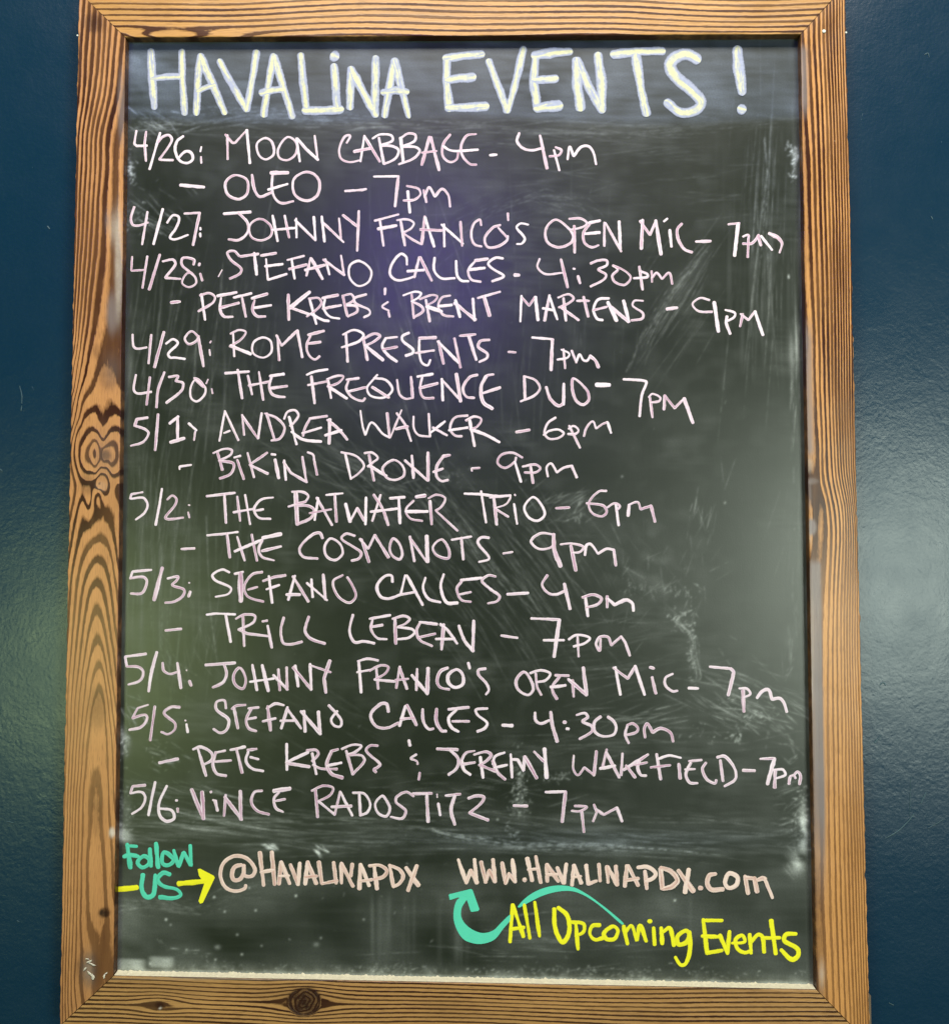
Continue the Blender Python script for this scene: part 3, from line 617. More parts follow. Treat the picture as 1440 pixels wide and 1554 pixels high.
STROKES = r'''
# word|kind|style
@180 50 2.769
=title|title|HAVALiNA
w22 135,75 141,180 150,310;w20 145,190 200,182 262,182;w21 266,76 267,180 278,335
w22 342,95 333,200 327,335;w22 ~ 345,95 372,160 445,332;w17 335,242 365,228 400,218
w22 ~ 425,118 465,195 538,320;w22 538,320 560,200 580,80
w22 650,95 630,210 610,342;w22 655,100 690,220 730,350;w20 600,250 645,238 690,235
w22 765,92 775,200 788,305;w28 785,325 860,325 932,320
w24 905,138 912,220 918,300;w30 905,95 911,98
w22 975,150 974,230 972,312;w24 977,150 1020,235 1080,342;w24 1080,105 1078,220 1077,335
w22 1158,115 1140,210 1118,345;w24 1160,115 1185,220 1218,345;w22 1112,248 1160,238 1210,246
@660 50 2.571
=title|title|EVENTS
w22 48,100 45,180 55,295;w24 42,97 110,88 182,82;w22 50,182 100,174 150,170;w26 55,290 120,290 198,285
w22 210,110 240,190 282,300;w24 285,300 315,190 345,62
w22 392,90 385,190 400,295;w24 388,88 460,74 525,72;w24 390,182 430,180 470,177;w28 400,292 440,285 485,283
w24 550,105 555,200 568,292;w24 555,105 600,210 652,300;w24 636,85 650,200 652,295
w22 695,82 800,70 888,70;w25 785,90 800,200 825,312
w30 ~ 1022,102 985,80 935,95 915,130 950,180 1010,230 1040,270 1015,303 960,310 908,272
w28 1180,62 1184,130 1198,228;w24 1192,295 1202,298
@190 190 4
=date|chalk|4/26:
w14 68,32 55,112 70,124 132,122;w16 127,38 118,110 126,215;w16 212,45 148,265
w15 ~ 200,100 225,70 265,58 283,85 262,130 205,208 205,208 290,210;w16 ~ 352,65 315,95 303,150 330,212 375,228 410,205 400,165 365,158 318,202
w11 462,130 456,158;w12 460,190 462,228
=act|chalk|MOON
w15 620,58 622,205;w14 608,55 652,106 668,104 738,28;w18 738,28 757,228
w15 o 850,76 800,110 812,180 855,206 902,172 890,100;w15 o 985,70 930,140 935,195 985,210 1035,172 1040,105
w15 1040,78 1060,218;w18 1045,80 1100,145 1170,208;w14 1150,62 1168,205
=act|chalk|CABBAGE
w15 ~ 1345,105 1367,62 1335,65 1300,140 1310,200 1360,222 1430,210
@530 190 4
w14 92,62 68,218;w18 92,65 185,218;w20 30,158 130,138
w15 ~ 142,78 185,55 255,60 262,92 185,122 185,122 260,125 300,150 280,200 212,234;w17 180,75 210,232
w16 ~ 308,80 358,48 402,58 395,95 320,128 320,128 405,132 428,155 390,200 302,235;w20 312,75 328,225
w20 487,70 440,238;w20 495,72 545,270;w14 440,165 530,155
w15 ~ 612,55 570,115 568,185 610,222 652,205 662,155;w16 ~ 570,125 605,148 650,155 780,147
w17 ~ 768,52 712,62 678,130 690,190 735,235 770,238
=dash|chalk|-
w17 855,180 893,177
=time|chalk|4pm
w15 ~ 1032,46 1018,95 1055,138 1110,150 1165,138;w19 1158,62 1200,260
w16 1242,150 1275,272;w15 ~ 1252,132 1288,150 1272,180 1215,187
@860 190 4
w16 ~ 5,205 18,128 42,187 42,187 85,132 130,125 160,160 178,235
@190 190 4
=dash|chalk|-
w20 335,362 478,374
=act|chalk|OLEO
w16 o 665,302 610,345 622,418 690,447 740,412 738,330;w17 ~ 770,300 782,380 815,432 885,408
w24 885,288 987,287;w16 ~ 895,300 890,370 908,440 950,472 1020,460;w16 868,390 985,355
w18 o 1085,284 1022,330 1030,420 1100,457 1165,425 1180,345 1145,295
=dash|chalk|-
w15 1335,398 1440,391 1462,386
@530 190 4
=time|chalk|7pm
w14 150,310 298,308;w19 298,308 278,490
w18 355,400 368,528;w15 ~ 350,367 420,385 432,418 395,450 330,456
w16 452,393 468,465;w16 ~ 462,420 485,375 520,432 520,432 562,385 600,420 612,492
@190 190 4
=date|chalk|4/27:
w15 ~ 55,495 35,560 45,602 80,608 138,590;w15 135,525 103,722;w17 228,508 172,720
w15 ~ 255,590 290,545 327,558 310,620 272,680 300,692 380,665;w15 360,535 452,530;w17 452,530 412,726
w15 456,622 457,632;w14 455,655 457,675
=act|chalk|JOHNNY
w19 600,536 760,525;w16 ~ 688,532 742,590 742,650 690,695 628,692
w14 o 800,570 755,610 765,675 820,698 882,672 888,620 845,575
w17 895,548 925,702;w16 968,548 995,680;w16 890,635 1030,622
w14 1038,565 1040,680;w16 1032,575 1155,697;w16 1145,555 1155,695
w16 1193,553 1210,705;w16 1195,585 1325,708;w15 1298,565 1310,690
w18 1322,545 1405,610;w18 1418,520 1408,760
@530 190 4
=act|chalk|FRANCO'S
w15 155,578 298,540;w15 185,570 208,730;w20 175,628 285,608
w17 312,580 338,728;w14 ~ 290,575 350,570 392,592 375,625 325,652;w15 ~ 325,652 380,690 435,720
w19 458,553 440,720;w18 460,560 515,735;w18 432,632 560,638
w15 575,600 577,735;w15 560,602 690,718;w17 675,585 685,730
w16 ~ 800,605 792,572 755,598 740,670 760,722 802,735
w17 ~ 915,605 872,620 822,685 840,738 900,735 955,700 962,672;w15 905,622 958,680
w13 962,533 965,576;w15 ~ 1085,602 1040,595 1015,620 1050,662 1066,690 1045,718 1018,720
=act|chalk|OPEN
w15 o 1250,572 1195,625 1200,705 1270,740 1345,712 1357,665 1310,605
@860 190 4
w15 ~ 15,567 85,565 122,592 100,615 20,635;w17 45,610 48,772
w20 135,592 200,578;w16 ~ 140,600 102,650 108,712 150,740 192,728;w17 110,658 200,650
w15 228,590 228,732;w16 235,592 330,765;w18 318,583 325,750
=act|chalk|MiC
w22 460,575 452,748;w17 445,580 505,665 540,580;w22 540,578 572,782
w18 625,635 635,735;w15 590,582 610,566;w17 ~ 698,597 670,632 680,700 715,752 760,770
=dash|chalk|-
w19 785,705 872,702
=time|chalk|7pm
w14 980,600 1048,593;w22 1040,598 1018,790
w15 ~ 1070,675 1102,665 1102,700 1098,800;w17 ~ 1070,718 1125,715 1165,665
w17 1160,668 1178,728;w18 1180,672 1245,755;w20 ~ 1228,655 1285,685 1306,718 1292,770
@190 370 4
=date|chalk|4/28:
w14 42,78 37,162 115,158;w15 134,75 105,266;w18 210,65 146,276
w15 ~ 228,105 290,95 305,122 242,205 242,205 335,212
w15 ~ 415,125 418,95 350,85 345,128 420,195 430,238 385,262 345,235 372,180 402,175
w15 452,118 448,130;w14 455,180 468,222;w8 588,157 566,198
=act|chalk|STEFANO
w16 ~ 692,72 660,42 620,52 645,100 705,150 695,180 636,210;w17 700,75 808,60;w19 783,55 798,185
w18 825,70 915,55;w17 850,135 955,122;w15 855,92 866,218 980,182
w15 985,97 1085,72;w16 1010,90 1028,210;w17 995,152 1100,125
w15 1125,85 1100,192;w19 1130,88 1197,212;w20 1093,158 1210,128
w14 1215,92 1240,185;w18 1203,95 1330,188;w14 1310,70 1328,185
@530 370 4
w16 o 62,103 5,130 3,205 55,255 118,228 132,160
=act|chalk|CALLES
w15 ~ 350,125 345,78 312,60 260,120 248,185 290,220 350,212 400,195
w16 425,80 395,202;w17 430,80 500,222;w22 355,165 450,158
w15 ~ 518,83 515,160 560,208 640,207;w17 ~ 648,103 655,190 680,222 722,226
w20 840,90 765,100;w16 ~ 770,98 722,160 740,215 797,229;w22 735,155 820,145
w16 ~ 932,88 890,83 843,118 870,150 937,195 868,226
=dash|chalk|-
w20 1003,188 1030,189
=time|chalk|4:30pm
w14 ~ 1155,90 1142,140 1190,182 1290,175;w20 1285,95 1325,262
w15 1360,150 1368,151;w17 1388,195 1400,238
@860 370 4
w16 ~ 145,118 190,100 243,100 242,130 190,155 238,185 225,215 145,258
w15 o 280,130 355,165 388,205 350,248 292,230 276,192 310,155
w18 440,138 460,276;w17 ~ 408,208 490,200 488,182 445,165
w15 515,165 517,230;w16 ~ 518,205 545,175 578,212 578,212 622,175 640,242
@190 370 4
=dash|chalk|-
w18 278,355 332,350
=act|chalk|PETE
w16 462,305 485,460;w16 ~ 455,312 510,298 545,322 530,358 445,408
w19 560,315 675,294;w16 ~ 582,328 576,400 600,440 652,442;w17 575,388 690,358
w18 660,325 765,300;w15 708,320 732,442
w20 770,330 862,303;w16 ~ 785,342 773,400 800,438 850,440;w17 783,388 885,372
=act|chalk|KREBS
w19 990,308 993,460;w25 1118,292 1000,388;w17 1000,385 1120,428
w17 1120,335 1160,485;w15 ~ 1115,332 1172,328 1192,358 1165,395 1103,440;w17 ~ 1130,425 1200,462 1235,468
w20 1198,328 1290,310;w16 ~ 1212,338 1205,390 1240,440 1300,453;w17 1200,392 1310,372
w17 1322,320 1348,435;w15 ~ 1318,315 1372,305 1388,338 1340,372 1340,372 1402,378 1408,410 1352,440
@530 370 4
w16 ~ 102,306 30,330 38,360 120,400 125,425 90,445
=act|chalk|&
w17 218,270 216,305;w12 ~ 235,352 200,380 240,405;w15 238,413 245,442
=act|chalk|BRENT
w16 378,300 392,450;w14 ~ 328,312 395,290 435,298 420,325 378,348;w15 ~ 385,350 440,380 448,408 390,447
w17 465,340 488,470;w14 ~ 428,335 500,310 535,318 515,348 468,372;w22 470,378 560,410
w15 ~ 612,313 562,325 540,378 570,430 632,440;w18 540,378 622,370
w20 645,342 672,442;w22 640,358 765,460;w17 750,332 760,464
w14 780,328 915,290;w22 818,318 852,435
=act|chalk|MARTENS
w16 1045,315 1038,470;w15 1048,325 1092,375 1128,320;w19 1130,322 1145,462
w18 1215,312 1185,465;w18 1215,320 1262,457;w16 1175,390 1240,402
w18 1300,330 1315,465;w15 ~ 1268,325 1330,305 1362,330 1330,360 1272,385;w17 1285,385 1392,462
@860 370 4
w19 102,322 130,440;w15 62,345 135,345
w17 ~ 255,330 190,338 162,400 185,455 217,462;w15 162,402 242,382
w24 250,355 302,465;w22 255,372 375,472;w20 345,345 377,472
w15 ~ 462,345 410,345 400,375 462,420 458,452 393,464
=dash|chalk|-
w22 608,395 668,387
=time|chalk|9pm
w14 ~ 865,340 810,328 763,365 800,408 882,412;w25 895,355 920,530
w18 ~ 972,440 968,480 992,545;w15 ~ 963,400 1020,418 1015,445 968,470
w16 1052,500 1068,425;w15 1055,425 1102,462 1140,410;w20 1142,410 1190,552
@190 370 4
=date|chalk|4/29:
w14 ~ 45,550 50,620 72,636 130,628;w15 158,552 142,725;w18 235,535 178,748
w15 ~ 248,605 290,578 320,602 260,668 275,690 300,690 362,698
w15 ~ 442,560 402,530 362,572 385,608 430,590 447,560;w19 445,570 475,742
w10 521,590 515,600;w12 512,643 515,676
=act|chalk|ROME
w15 655,540 662,682;w15 ~ 640,545 690,522 732,535 702,580 635,622;w20 640,618 762,668
w15 o 835,568 778,600 778,665 840,690 887,655 882,590
w16 925,560 935,706;w15 918,555 950,618 1045,525;w16 1045,525 1075,688
w20 1205,528 1112,552;w15 ~ 1125,560 1102,612 1112,670 1150,702 1180,682;w18 1110,605 1185,595
=act|chalk|PRESENTS
w17 1340,545 1350,715
@530 370 4
w15 ~ -38,550 30,522 87,550 60,590 -45,628
w17 85,570 110,705;w16 ~ 80,580 150,545 187,558 150,592 92,620;w19 95,615 205,705
w14 290,565 222,572;w17 ~ 222,572 200,620 230,670 288,714;w17 205,640 290,625
w17 ~ 362,540 322,560 325,590 387,640 385,662 343,678
w19 425,572 525,568;w16 ~ 425,582 425,660 440,720 475,737 492,705;w15 402,662 514,646
w17 542,590 572,727;w19 538,592 665,722;w16 638,573 675,750
w17 672,558 765,549;w21 725,560 770,702
w17 ~ 850,582 795,590 783,625 837,665 835,692 790,716
=dash|chalk|-
w14 965,655 1010,658
=time|chalk|7pm
w14 1110,568 1232,578;w22 1232,580 1225,765
w15 1300,640 1310,755;w14 ~ 1288,642 1335,665 1325,690 1263,702
@860 370 4
w15 30,648 58,720;w16 ~ 58,715 78,670 100,705 125,708 142,680;w22 ~ 142,680 175,710 192,748
@190 550 4
=date|chalk|4/30:
w14 ~ 65,75 52,165 75,188 158,178;w16 150,90 130,256;w17 ~ 238,60 200,165 190,272
w15 ~ 265,88 322,82 305,112 305,112 350,125 342,170 250,245;w14 o 428,105 398,150 400,215 435,236 482,195 485,150;w12 o 418,95 450,105 480,150 440,120
w10 503,103 492,128;w11 525,160 530,188
=act|chalk|THE
w18 608,65 750,55;w18 683,45 710,217
w16 745,80 770,193;w16 812,58 838,227;w15 750,140 880,115
w20 880,82 962,70;w17 ~ 890,85 875,140 890,190 930,207 968,210;w18 880,157 982,143
=act|chalk|FREQUENCE
w16 ~ 1103,74 1150,55 1228,42;w18 1130,85 1150,247;w15 1110,137 1225,115
w16 1230,100 1250,215;w15 ~ 1225,102 1290,80 1325,85 1292,125 1228,145;w18 1232,145 1345,218
w18 1345,105 1417,95;w16 ~ 1355,112 1342,160 1380,212 1440,234 1455,218;w17 1350,177 1460,150
@530 550 4
w15 ~ 170,75 140,110 108,155 130,202 212,212 262,165 222,107 150,95;w19 140,150 240,212
w14 ~ 290,105 305,192 340,220 385,215;w18 375,88 385,215
w20 415,85 505,70;w16 ~ 442,90 430,160 450,212 512,216;w20 428,155 535,126
w17 562,100 568,230;w15 562,105 680,235;w22 650,70 675,235
w18 ~ 777,75 730,90 690,155 710,207 757,215;w15 ~ 875,72 830,82 812,110
w22 ~ 830,85 800,150 812,240 868,280;w18 815,185 915,152
=act|chalk|DUO
w17 1062,85 1067,225;w15 ~ 1060,82 1130,108 1157,158 1120,202 1040,236
w20 ~ 1195,150 1220,220 1270,264 1298,250;w20 1302,130 1300,255
@860 550 4
w17 o 40,97 35,170 60,235 100,256 134,225 120,165
=dash|chalk|-
w26 180,135 258,136
=time|chalk|7pm
w17 ~ 345,102 430,106 482,115 482,130 455,200 442,326
w18 505,215 520,332;w15 ~ 498,210 520,190 568,213 560,235 508,242
w18 595,200 590,285;w16 598,205 655,278 712,218;w21 712,218 765,366
@190 550 4
=date|chalk|5/1:
w17 135,335 70,345 58,385;w16 ~ 62,385 120,405 142,430 110,482 35,506;w17 200,315 182,532
w18 270,370 322,328;w19 318,330 318,465;w21 275,485 358,460
w16 386,370 432,412;w12 425,420 418,472
=act|chalk|ANDREA
w14 605,295 572,476;w15 605,295 687,472;w14 600,428 635,415
w14 710,318 722,440;w17 712,325 805,462;w17 828,308 807,460
w17 858,310 907,472;w15 ~ 848,310 920,338 967,395 940,460 888,474
w16 995,330 1040,497;w15 ~ 965,342 985,300 1030,290 1052,320 1022,368 1000,385;w20 ~ 1010,422 1080,468 1188,480
w15 1120,340 1225,325;w17 ~ 1122,340 1090,400 1080,445;w15 1075,430 1190,395
w20 1242,345 1238,492;w20 ~ 1228,350 1290,400 1347,467;w20 1215,442 1312,412
=act|chalk|WALKER
@530 550 4
w13 ~ 68,293 80,380 97,442 97,442 130,365 155,375 200,430 245,457;w18 230,308 245,455
w14 317,290 250,455;w15 ~ 288,308 340,380 375,477;w18 282,404 355,388
w14 ~ 390,328 392,400 420,440 492,450;w15 482,312 490,445;w15 580,358 495,425;w17 508,395 592,442
w16 ~ 718,322 640,335 612,400 640,442 682,448;w15 605,412 718,395
w19 730,345 760,507;w15 ~ 708,352 760,328 802,345 775,390 735,408;w20 ~ 735,405 830,440 910,484
=dash|chalk|-
w17 1013,423 1094,409
=time|chalk|6pm
w15 ~ 1252,335 1205,368 1185,430 1212,462 1265,460 1302,432 1270,408 1215,415 1180,440
@860 550 4
w17 15,385 80,517;w15 ~ 12,402 42,385 72,413 50,435 8,434
w14 ~ 104,447 120,395 158,357 178,402 178,402 215,375 248,362;w16 248,362 268,427
@190 550 4
=dash|chalk|-
w14 400,622 330,632 330,648
=act|chalk|BiKiNi
w18 560,545 590,652;w15 ~ 535,550 600,525 647,532 640,560 570,597;w16 ~ 570,597 652,610 660,640 635,680 575,705
w17 680,592 720,708;w14 662,577 700,567
w16 743,550 782,697;w16 862,548 755,622;w18 762,625 865,675
w20 910,590 932,702;w14 888,557 912,560
w16 965,595 975,713;w17 962,605 1005,670 1102,727;w15 1075,573 1100,725
w16 1145,585 1165,682;w14 ~ 1108,545 1140,560 1148,590
=act|chalk|DRONE
w16 1335,550 1370,707
@530 550 4
w15 ~ -48,545 40,568 90,625 60,670 10,706
w18 120,562 150,717;w14 ~ 93,550 140,548 174,580 150,602 113,632;w20 125,628 225,690
w15 o 270,592 203,640 225,697 280,713 332,685 325,630
w17 380,566 390,702;w16 338,595 475,717;w20 478,548 478,717
w18 610,563 570,568;w18 ~ 570,570 532,630 530,690 560,720 598,714;w16 510,665 568,645
=dash|chalk|-
w13 792,640 742,643 745,658
=time|chalk|9pm
w15 ~ 1050,577 990,548 920,563 900,610 945,640 1005,602 1012,577;w18 1005,605 1042,724
w18 1100,630 1115,732;w16 ~ 1053,632 1130,620 1160,643 1130,668 1065,668
w15 ~ 1205,692 1198,635 1225,613 1260,668 1260,668 1300,640 1345,628;w19 1350,628 1380,697
@190 730 4
=date|chalk|5/2:
w15 105,68 38,80 30,106;w15 ~ 35,108 110,103 136,145 115,195 65,234;w17 223,48 207,150 185,266
w15 ~ 256,112 285,88 312,110 300,150 243,222 265,232 352,222
w12 385,146 391,147;w12 382,190 390,222
=act|chalk|THE
w16 495,92 665,72;w18 602,80 612,254
w15 680,95 698,242;w16 728,85 758,262;w16 658,190 775,170
w15 ~ 897,100 825,113 783,170 810,222 882,230;w14 780,182 838,172
=act|chalk|BATWATER
w26 1035,72 1045,262;w16 ~ 1013,65 1080,67 1112,92 1095,125;w18 992,155 1095,125;w16 ~ 1050,150 1110,150 1147,175 1130,222 1045,262
w14 1172,103 1150,237;w17 1163,102 1255,267;w15 1120,195 1250,172
w15 1220,85 1320,75;w18 1272,80 1282,247
w22 1338,140 1365,247;w15 1365,245 1408,165
@530 730 4
w20 48,165 90,240;w13 5,248 48,165;w20 102,102 98,262
w16 190,85 140,242;w16 ~ 148,83 200,165 237,268;w16 130,187 290,168
w18 248,105 335,98;w20 300,100 308,256
w24 407,96 460,88;w16 ~ 390,120 343,175 370,227 442,242;w19 343,185 475,185
w20 490,122 500,262;w14 ~ 480,105 530,83 582,105 560,155 525,180;w15 ~ 525,180 600,250 657,302
=act|chalk|TRiO
w17 ~ 700,77 790,80 900,92 978,88;w15 800,62 830,252
w19 877,100 895,264;w14 ~ 853,102 920,95 977,92 952,140 880,165;w15 885,168 965,217
w15 1000,140 1018,260;w10 1003,82 1008,88
w15 o 1112,98 1062,160 1090,222 1145,241 1187,200 1150,122
=dash|chalk|-
w16 1255,165 1335,161
@860 730 4
=time|chalk|6pm
w15 ~ 240,60 195,63 135,130 150,190 210,215 242,190 222,150 120,135
w17 297,140 315,269;w15 ~ 246,160 290,135 322,153 302,178
w22 372,210 378,150;w15 ~ 375,145 430,128 448,172 448,172 512,150;w18 512,150 535,247
@190 730 4
=dash|chalk|-
w17 342,413 420,409
=act|chalk|THE
w16 498,330 590,322 683,310;w17 618,318 635,464
w17 680,340 725,482;w16 768,326 800,484;w17 665,427 830,357
w23 835,345 945,322;w16 ~ 832,360 810,412 830,460 902,482;w17 830,425 945,397
=act|chalk|COSMONOTS
w17 ~ 1198,347 1180,315 1130,330 1058,410 1080,460 1167,471
w16 o 1245,350 1210,402 1225,460 1275,480 1320,440 1302,380
w16 ~ 1393,332 1340,320 1313,350 1380,397 1432,435 1420,470 1375,484
@530 730 4
w18 75,355 120,492;w15 65,352 115,412 155,328;w20 155,330 238,463
w17 o 265,350 245,410 265,457 307,475 322,440 300,375
w17 368,338 395,487;w17 368,345 470,492;w25 470,335 475,490
w16 o 560,355 508,400 530,450 602,468 602,410
w15 622,357 740,338;w18 680,345 692,476
w16 ~ 847,345 800,343 780,375 847,460 845,477 788,491
=dash|chalk|-
w15 990,431 935,440
=time|chalk|9pm
w17 ~ 1240,325 1160,318 1103,365 1150,412 1228,400 1242,350;w26 ~ 1240,325 1245,420 1282,517
w24 1345,395 1375,542;w16 ~ 1283,385 1350,380 1422,400 1400,430 1355,437
@860 730 4
w16 ~ 110,450 120,390 145,383 190,442 190,442 240,412 285,418;w18 285,418 298,513
@190 730 4
=date|chalk|5/3:
w15 158,540 45,550 30,592;w17 ~ 30,590 110,583 132,610 102,680 35,684;w23 225,528 175,722
w16 ~ 258,592 322,580 312,605 285,632 357,660 352,695 300,732 243,740
w11 386,618 391,619;w17 395,672 385,702
=act|chalk|STEFANO
w16 ~ 632,555 590,538 530,570 545,602 642,650 627,685 550,703
w16 665,564 715,552;w32 700,562 702,728
w16 ~ 832,553 770,568 723,640 745,702 838,733;w14 745,660 802,644
w19 ~ 838,607 900,585 972,573;w16 872,578 892,740;w16 858,658 935,632
w17 1030,576 990,722;w19 1018,580 1112,732;w21 980,690 1060,690
w17 1130,598 1138,705;w16 1103,620 1225,724;w22 1202,570 1215,718
w16 ~ 1320,572 1262,610 1290,697 1360,740 1400,700 1382,640 1348,585
=act|chalk|CALLES
@530 730 4
w18 ~ 262,612 257,575 213,580 168,640 190,702 240,714 310,690
w15 340,573 312,690;w20 350,575 445,752;w17 312,690 398,675
w17 ~ 462,588 448,650 480,715 552,737;w19 ~ 573,568 555,640 590,737 657,741
w18 678,602 802,589;w16 ~ 682,610 653,655 680,722 737,734;w16 665,690 737,675
w17 ~ 887,580 845,573 805,605 850,652 912,700 897,730 843,743
=dash|chalk|-
w19 960,688 1085,680
=time|chalk|4pm
w17 ~ 1202,573 1170,630 1210,682 1260,688 1302,670;w20 1305,625 1340,777
@860 730 4
w20 112,700 128,820;w16 ~ 95,707 160,690 210,713 190,747 120,768
w17 245,700 245,767;w18 ~ 250,717 290,752 290,752 360,723 397,742 405,788
@180 910 4
=dash|chalk|-
w17 285,188 380,178
=act|chalk|TRiLL
w16 535,92 590,85 707,90;w19 650,90 680,257
w18 755,105 762,282;w16 ~ 713,117 760,92 827,98 817,140 728,182;w17 728,182 780,207 905,222
w18 905,160 930,292;w14 873,133 902,128
w18 ~ 1002,110 985,190 1000,264 1045,272 1112,257
w18 ~ 1154,105 1132,190 1165,237 1252,268
=act|chalk|LEBEAV
@520 910 4
w17 ~ 62,93 42,190 70,258 130,254 192,266
w18 288,95 165,117;w16 ~ 182,122 172,180 210,234 267,241;w16 168,167 242,155
w22 317,115 322,267;w16 ~ 303,117 370,100 407,117 380,147 335,165;w17 ~ 335,168 420,180 437,200 400,232 335,241
w19 468,137 572,150;w17 ~ 468,145 448,190 470,247 542,282;w16 453,232 562,208
w21 613,152 600,302;w18 ~ 593,150 640,190 694,267;w16 566,240 672,240
w19 ~ 705,160 740,250 792,314;w21 795,130 790,312
=dash|chalk|-
w17 963,219 1060,233
=time|chalk|7pm
w17 1145,115 1317,122;w22 1315,124 1283,347;w16 1220,247 1342,247
@860 910 4
w16 65,228 72,346;w15 ~ 12,242 60,215 140,233 110,265 42,285
w16 ~ 205,240 200,312 178,270 200,228 250,228 270,278 270,278 330,225;w19 330,225 355,260 382,340
@180 910 4
=date|chalk|5/4:
w15 167,330 40,347 50,407;w16 ~ 50,407 120,410 150,440 130,492 60,517;w19 ~ 232,320 200,440 182,557
w17 ~ 267,385 275,432 310,452 357,440;w21 357,387 378,537
w9 412,428 413,432;w20 430,495 440,522
=act|chalk|JOHNNY
w17 528,398 707,385;w19 ~ 640,392 655,450 635,502 573,533
w17 o 730,415 698,460 708,517 755,541 772,490 752,430
w19 812,398 840,550;w22 872,400 908,555;w16 798,500 942,480
w20 970,425 978,550;w19 940,460 1025,547;w19 1020,413 1022,547
w19 1072,402 1090,527;w19 1060,412 1170,547;w18 1162,392 1170,547
w15 1165,400 1287,442;w23 1282,372 1247,480 1258,564
=act|chalk|FRANCO'S
@520 910 4
w16 ~ 93,375 150,360 214,370;w19 98,380 112,564;w15 88,442 167,428
w18 205,420 215,542;w16 ~ 163,432 230,400 277,410 260,447 193,487;w18 195,487 315,498
w17 347,408 325,537;w19 345,415 390,542;w15 320,490 398,482
w18 452,423 447,550;w20 420,460 515,574;w25 518,418 513,570
w20 ~ 637,415 595,435 573,490 590,532 645,546
w20 o 690,425 640,460 645,510 685,534 730,512 725,450
w19 762,386 771,418;w17 ~ 867,420 825,428 825,457 872,510 887,550 870,576
=act|chalk|OPEN
w18 o 1100,440 1053,490 1065,547 1125,580 1157,545 1137,480
w16 ~ 1172,450 1180,530 1205,579;w17 ~ 1138,447 1200,430 1260,450 1232,490 1175,502
w16 1372,463 1290,460;w20 ~ 1315,470 1272,530 1280,570 1300,603;w19 1262,532 1352,522
w17 1395,490 1402,590
@860 910 4
w22 10,485 120,580;w24 100,415 120,578
=act|chalk|MiC
w20 295,412 325,577;w18 283,415 370,480 415,405;w22 415,405 472,577
w20 518,473 540,570;w19 505,412 528,418;w18 ~ 642,452 600,475 598,520 640,557 670,555
=dash|chalk|-
w20 740,538 795,540
=time|chalk|7pm
w17 868,408 995,420;w22 ~ 995,420 1012,440 1000,500 980,580
w22 1070,555 1075,680;w16 ~ 1047,540 1095,543 1114,575 1075,594
w20 ~ 1155,597 1190,555 1225,548 1245,607 1245,607 1290,600 1317,625 1335,682
@180 910 4
=date|chalk|5/5:
w15 178,640 115,660 85,718;w18 ~ 85,720 160,700 174,720 140,772 66,792;w18 220,650 192,855
w18 ~ 370,655 320,653 276,690 342,752 340,790 300,818 260,805
w11 403,735 408,736;w16 412,758 420,806
=act|chalk|STEFANo
w18 ~ 652,660 642,613 595,623 595,670 667,730 655,792 615,810 577,787
w16 ~ 770,640 710,647 688,665;w19 700,658 724,782
w15 ~ 850,655 788,662;w20 ~ 807,660 775,730 790,782 834,799;w17 783,726 834,717
w17 ~ 1002,642 950,633 900,662;w22 905,650 922,794;w18 876,740 952,722
w20 1025,655 988,782;w20 1022,662 1107,782;w17 983,737 1062,735
w20 1125,678 1132,802;w22 1108,680 1225,817;w24 1213,683 1222,815
w17 ~ 1276,643 1350,730 1347,770 1310,767 1290,730 1327,678
=act|chalk|CALLES
@520 910 4
w18 ~ 278,682 265,633 225,638 170,700 200,767 265,781 337,750
w20 380,648 345,767;w22 390,643 447,762;w19 353,725 432,720
w19 ~ 485,667 490,740 520,787 550,785;w20 ~ 570,665 568,740 600,797 627,800
w20 643,667 764,655;w19 ~ 690,672 643,720 660,777 702,802;w16 665,740 767,740
w18 ~ 877,662 808,670 820,702 877,750 862,782 818,802
=dash|chalk|-
w20 970,764 1030,766
=time|chalk|4:30pm
w18 ~ 1168,688 1170,732 1202,754 1252,735;w23 ~ 1263,685 1272,760 1302,862
w22 1342,745 1352,746;w20 1360,785 1370,786
@860 910 4
w17 ~ 60,702 110,690 127,715 95,740 152,770 152,802 78,847
w19 ~ 205,712 168,745 170,802 215,830 282,822 300,780 285,740 250,713
w18 ~ 368,765 355,820 375,872;w17 ~ 368,763 402,753 432,782 420,807 368,822
w19 ~ 475,837 470,785 488,753 520,807 520,807 570,783 630,810 645,862
@180 1080 4
=dash|chalk|-
w19 247,312 360,288
=act|chalk|PETE
w20 482,228 530,390;w18 ~ 453,230 495,215 562,250 567,292 520,322
w15 590,250 647,238;w18 ~ 590,248 572,320 595,377 652,391;w16 585,305 682,298
w18 680,234 767,215;w19 715,225 750,372
w17 ~ 783,234 837,228;w18 ~ 787,245 773,300 810,347 877,362;w18 800,278 848,290
=act|chalk|KREBS
w19 1020,198 1022,354;w20 1150,248 1018,310;w22 1022,315 1157,335
w17 ~ 1143,237 1200,235 1212,260 1175,302;w18 1175,255 1200,380;w17 ~ 1180,325 1230,347 1325,350
w16 1332,230 1290,242;w22 ~ 1292,242 1264,320 1290,377 1358,403;w17 1265,330 1352,312
@520 1080 4
w19 22,240 62,382;w16 ~ -5,228 60,203 114,210 75,247 33,260;w17 ~ 40,265 115,268 132,300 63,380
w17 ~ 212,208 165,208 143,240 227,320 215,337 188,355 202,368
=act|chalk|&
w19 402,176 408,207;w15 ~ 447,262 413,285 450,302 455,320;w17 468,373 462,414
=act|chalk|JEREMY
w19 573,228 697,232;w19 ~ 653,235 702,290 690,347 643,384
